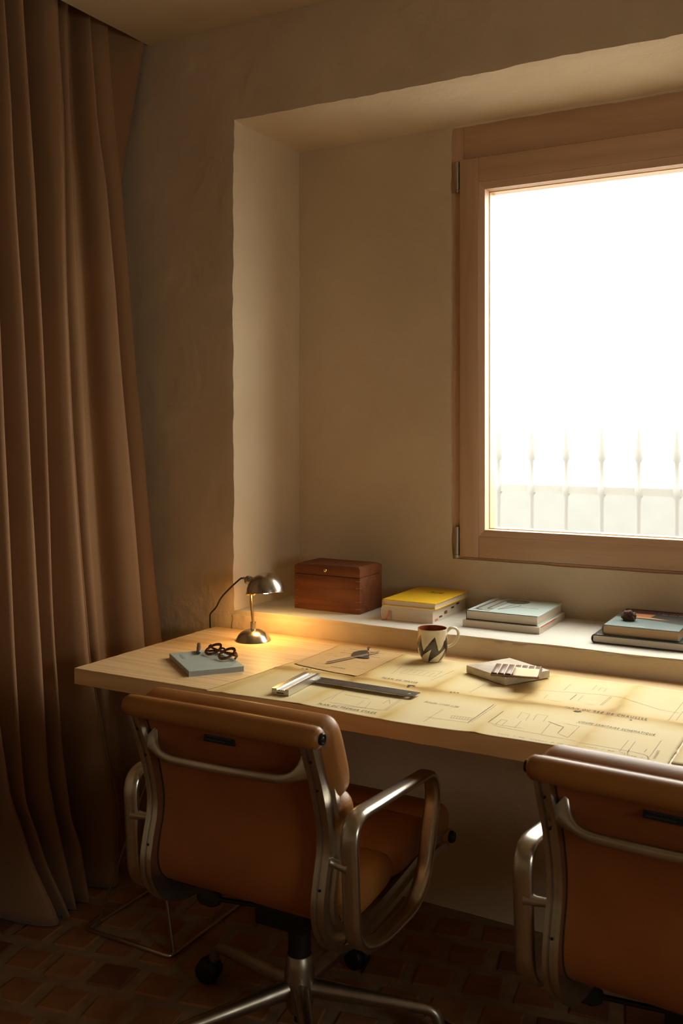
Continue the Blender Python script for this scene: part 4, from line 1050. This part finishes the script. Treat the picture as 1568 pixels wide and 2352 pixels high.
cov_text('PARIS le', -1.372, 2.372, .03, .008); cov_text('Rue des Plantes', -1.372, 2.355, .05, .008); cov_text('Maitre ouvrage', -1.26, 2.33, .04, .007); cov_text('COUPES', -1.285, 2.238, .045, .012, M['ink']); cov_text('Architecte', -1.22, 2.26, .03, .008); cov_text('Echelle 0.02 p.m.', -1.33, 2.228, .05, .007); cov_text('dossier', -1.34, 2.258, .03, .007)

# try square
sq = tag(empty('try_square', (-1.255, 2.03, ZT + .0028)), 'steel try square with ribbed aluminium stock on the plan', 'square')
da = math.atan2(2.106 - 1.946, -1.244 + 1.232)      # along the stock
# stock in local coordinates: from front end to back end
p0 = V(-1.283 + 1.255, 1.964 - 2.03, 0); p1 = V(-1.232 + 1.255, 1.946 - 2.03, 0)
ex = V(.997, .075, 0); ey = V(-.075, .997, 0); wS = .046; p0 = p1 - ex * wS
cs = Matrix(((ex.x, ey.x, 0, p0.x), (ex.y, ey.y, 0, p0.y), (0, 0, 1, 0), (0, 0, 0, 1)))
ls = .172
b = NB()
pr = [(0, 0), (wS, 0), (wS, .0145), (wS * .78, .0145), (wS * .76, .0115)]
for k in range(6):
    x = wS * (.72 - .07 * k); pr += [(x, .0115 if k % 2 else .0132)]
pr += [(wS * .30, .0115), (wS * .28, .0145), (0, .0145)]
v0 = [b.verts.new(cs @ V(x, 0, z)) for x, z in pr]; v1 = [b.verts.new(cs @ V(x, ls, z)) for x, z in pr]
ring_faces(b, v0, v1); b.faces.new(v0[::-1]); b.faces.new(v1); obj('stock', b, M['ruler_al'], sq)
b = NB(); box(b, wS * .3, wS * .72, -.0004, .0002, .003, .006, mtx=cs); obj('stamped_mark', b, M['ink'], sq)
b0, b1, b2 = V(-1.246 + 1.255, 2.112 - 2.03, 0), V(-.960 + 1.255, 2.104 - 2.03, 0), V(-.956 + 1.255, 2.066 - 2.03, 0)
bd = (b1 - b0).normalized(); bn = V(-bd.y, bd.x, 0)
bl = NB(); Lb = (b1 - b0).length; hx_, hy_, hr = Lb - .019, -.019, .0052
outer = [(-.012, 0), (-.012, -.038), (Lb, -.038), (Lb, 0)]
cir = [(hx_ + hr * cos(2 * pi * k / 16), hy_ + hr * sin(2 * pi * k / 16)) for k in range(16)]
bm2 = Matrix(((bd.x, bn.x, 0, b0.x), (bd.y, bn.y, 0, b0.y), (0, 0, 1, 0), (0, 0, 0, 1)))
for zz, flip in ((.0060, 0), (.0075, 1)):
    A = [(hx_ + .012 * a, hy_ + .012 * c) for a, c in ((-1, -1), (1, -1), (1, 1), (-1, 1))]
    def f4(poly):
        vs = [bl.verts.new(bm2 @ V(x, y, zz)) for x, y in poly]; bl.faces.new(vs if flip else vs[::-1])
    for q in range(4):
        arc = [cir[(q * 4 + 10 + k) % 16] for k in range(5)]
        f4([A[q], A[(q + 1) % 4]] + arc[::-1])
    f4([(-.012, -.038), (A[0][0], -.038), (A[0][0], 0), (-.012, 0)]); f4([(A[1][0], -.038), (Lb, -.038), (Lb, 0), (A[1][0], 0)])
    f4([(A[0][0], -.038), (A[1][0], -.038), A[1], A[0]]); f4([A[3], A[2], (A[1][0], 0), (A[0][0], 0)])
for ring in (outer, cir):
    lo_v = [bl.verts.new(bm2 @ V(x, y, .0060)) for x, y in ring]; hi_v = [bl.verts.new(bm2 @ V(x, y, .0075)) for x, y in ring]; ring_faces(bl, lo_v, hi_v)
bmesh.ops.remove_doubles(bl, verts=bl.verts[:], dist=1e-6)
obj('blade', bl, M['ruler_st'], sq)

# protractor with long arm
pv = V(-1.259, 2.412, ZT + .0048)
pt = tag(empty('protractor', pv), 'steel protractor with swinging arm and chrome knob on the title page', 'protractor')
fa = math.atan2(2.264 - 2.412, -1.311 + 1.259); ga = math.atan2(2.377 - 2.389, -1.211 + 1.300)
b = NB(); Rp = .0485
# half disc, straight edge through the pivot
ed = radians(118)
prism(b, [(Rp * cos(ed + pi * k / 30), Rp * sin(ed + pi * k / 30)) for k in range(31)], 0, .0012, Matrix.Rotation(0, 4, 'Z')); obj('half_disc', b, M['ruler_st'], pt)
b = NB(); prism(b, [(-.040, -.003), (.150, -.0062), (.157, -.002), (.157, .0045), (.150, .0062), (-.040, .003)], .0014, .0030, Matrix.Rotation(fa, 4, 'Z')); obj('arm', b, M['ruler_al'], pt)
b = NB(); lathe(b, [(0, .003), (.0075, .003), (.0075, .0055), (.0035, .007), (.003, .012), (.006, .0145), (.0065, .019), (.004, .0205), (0, .0205)], 20); obj('knob', b, M['chrome'], pt, smooth=40)

# mug
mug = tag(empty('mug', (-1.080, 2.447, ZT + .0025), radians(29.2)), 'cream ceramic mug with dark marbled flames and red-brown inside', 'mug')
outp = [(0, 0), (.027, 0), (.0285, .003), (.032, .009), (.038, .020), (.0415, .034), (.0425, .048), (.0415, .062), (.0405, .075), (.0405, .084), (.0412, .0875), (.0405, .089)]
b = NB(); lathe(b, outp + [(.038, .0885)], 48); obj('body', b, M['mug'], mug, smooth=50)
b = NB(); lathe(b, [(.0395, .0892), (.0375, .0885), (.0372, .078), (.0385, .05), (.034, .02), (.022, .010), (0, .009)], 48); obj('interior', b, M['mugin'], mug, smooth=60)
b = NB(); hp = crom([V(.0385, 0, .078), V(.051, 0, .0885), (V(.066, 0, .086)), V(.0715, 0, .072), V(.066, 0, .054), V(.054, 0, .042), V(.040, 0, .036)], 7)
sweep(b, hp, (0, 1, 0), [(cos(t) * .0042, sin(t) * .0072) for t in [2 * pi * k / 12 for k in range(12)]]); obj('handle', b, M['mug'], mug, smooth=60)

# travertine slab, ceramic sample strip, card
SLB = [(-.946, 2.361), (-.874, 2.494), (-.739, 2.415), (-.813, 2.286)]
sc_ = V(-.843, 2.389, ZT + .0032); b = NB()
prism(b, [(x - sc_.x, y - sc_.y) for x, y in SLB], 0, .0195, None, .0015)
tag(obj('stone_slab', b, M['marble'], smooth=30, loc=sc_), 'thick pale travertine sample slab set diagonally on the plan', 'stone slab')
st0 = V(-.804, 2.348, ZT + .0032 + .0197)
sth = math.atan2(2.309 - 2.284, .112)
stp = tag(empty('ceramic_sample', st0, sth), 'strip of glossy brown ceramic samples lying across the stone slab', 'ceramic sample')
W2, D2 = .0595, .050
b = NB(); box(b, -W2, W2, -D2, D2, 0, .0055, .0006, 1); obj('backing_board', b, M['board'], stp)
n7 = 7; pw = 2 * W2 / n7
for k in range(n7):
    xa = -W2 + pw * k + .0012; xb = xa + pw - .0026
    b = NB(); box(b, xa, xb, -D2 + .002, D2 - .001, .0055, .0088, .0015, 2); pc = obj('glazed_piece', b, M['ceramic'], stp, smooth=40)
    b = NB()
    for q in (xa + .0012, xb - .0022): box(b, q, q + .001, -D2 + .004, D2 - .004, .0086, .0090)
    obj('glaze_edge', b, M['rim'], pc)
for k in range(1, n7):
    xa = -W2 + pw * k - .0013
    b = NB(); box(b, xa, xa + .0024, -D2 - .0015, D2 + .0035, .0055, .0082); obj('divider', b, M['gap'], stp)
crd = tag(empty('paper_card', (-.770, 2.319, ZT + .0032 + .0197 + .0094), math.atan2(-2.267 + 2.273, .060)), 'blank cream card lying on the brown ceramic samples', 'card')
b = NB(); G = []
for j in range(9):
    row = []
    for i in range(9):
        u, v = i / 8, j / 8
        a_ = V(-.022, -.052, 0).lerp(V(.038, -.046, 0), u); c_ = V(-.039, .048, 0).lerp(V(.023, .049, 0), u); p = a_.lerp(c_, v)
        row.append(b.verts.new((p.x, p.y, .0004 + .003 * (u - .5) ** 2 + .0035 * (1 - v) ** 2)))
    G.append(row)
for j in range(8):
    for i in range(8): b.faces.new((G[j][i], G[j][i + 1], G[j + 1][i + 1], G[j + 1][i]))
cdo = obj('sheet', b, M['card'], crd, smooth=60); cdo.modifiers.new('s', 'SOLIDIFY').thickness = .0006
b = NB(); box(b, -.004, .002, .0445, .0465, .0015, .0022); obj('printed_mark', b, M['ink'], crd)
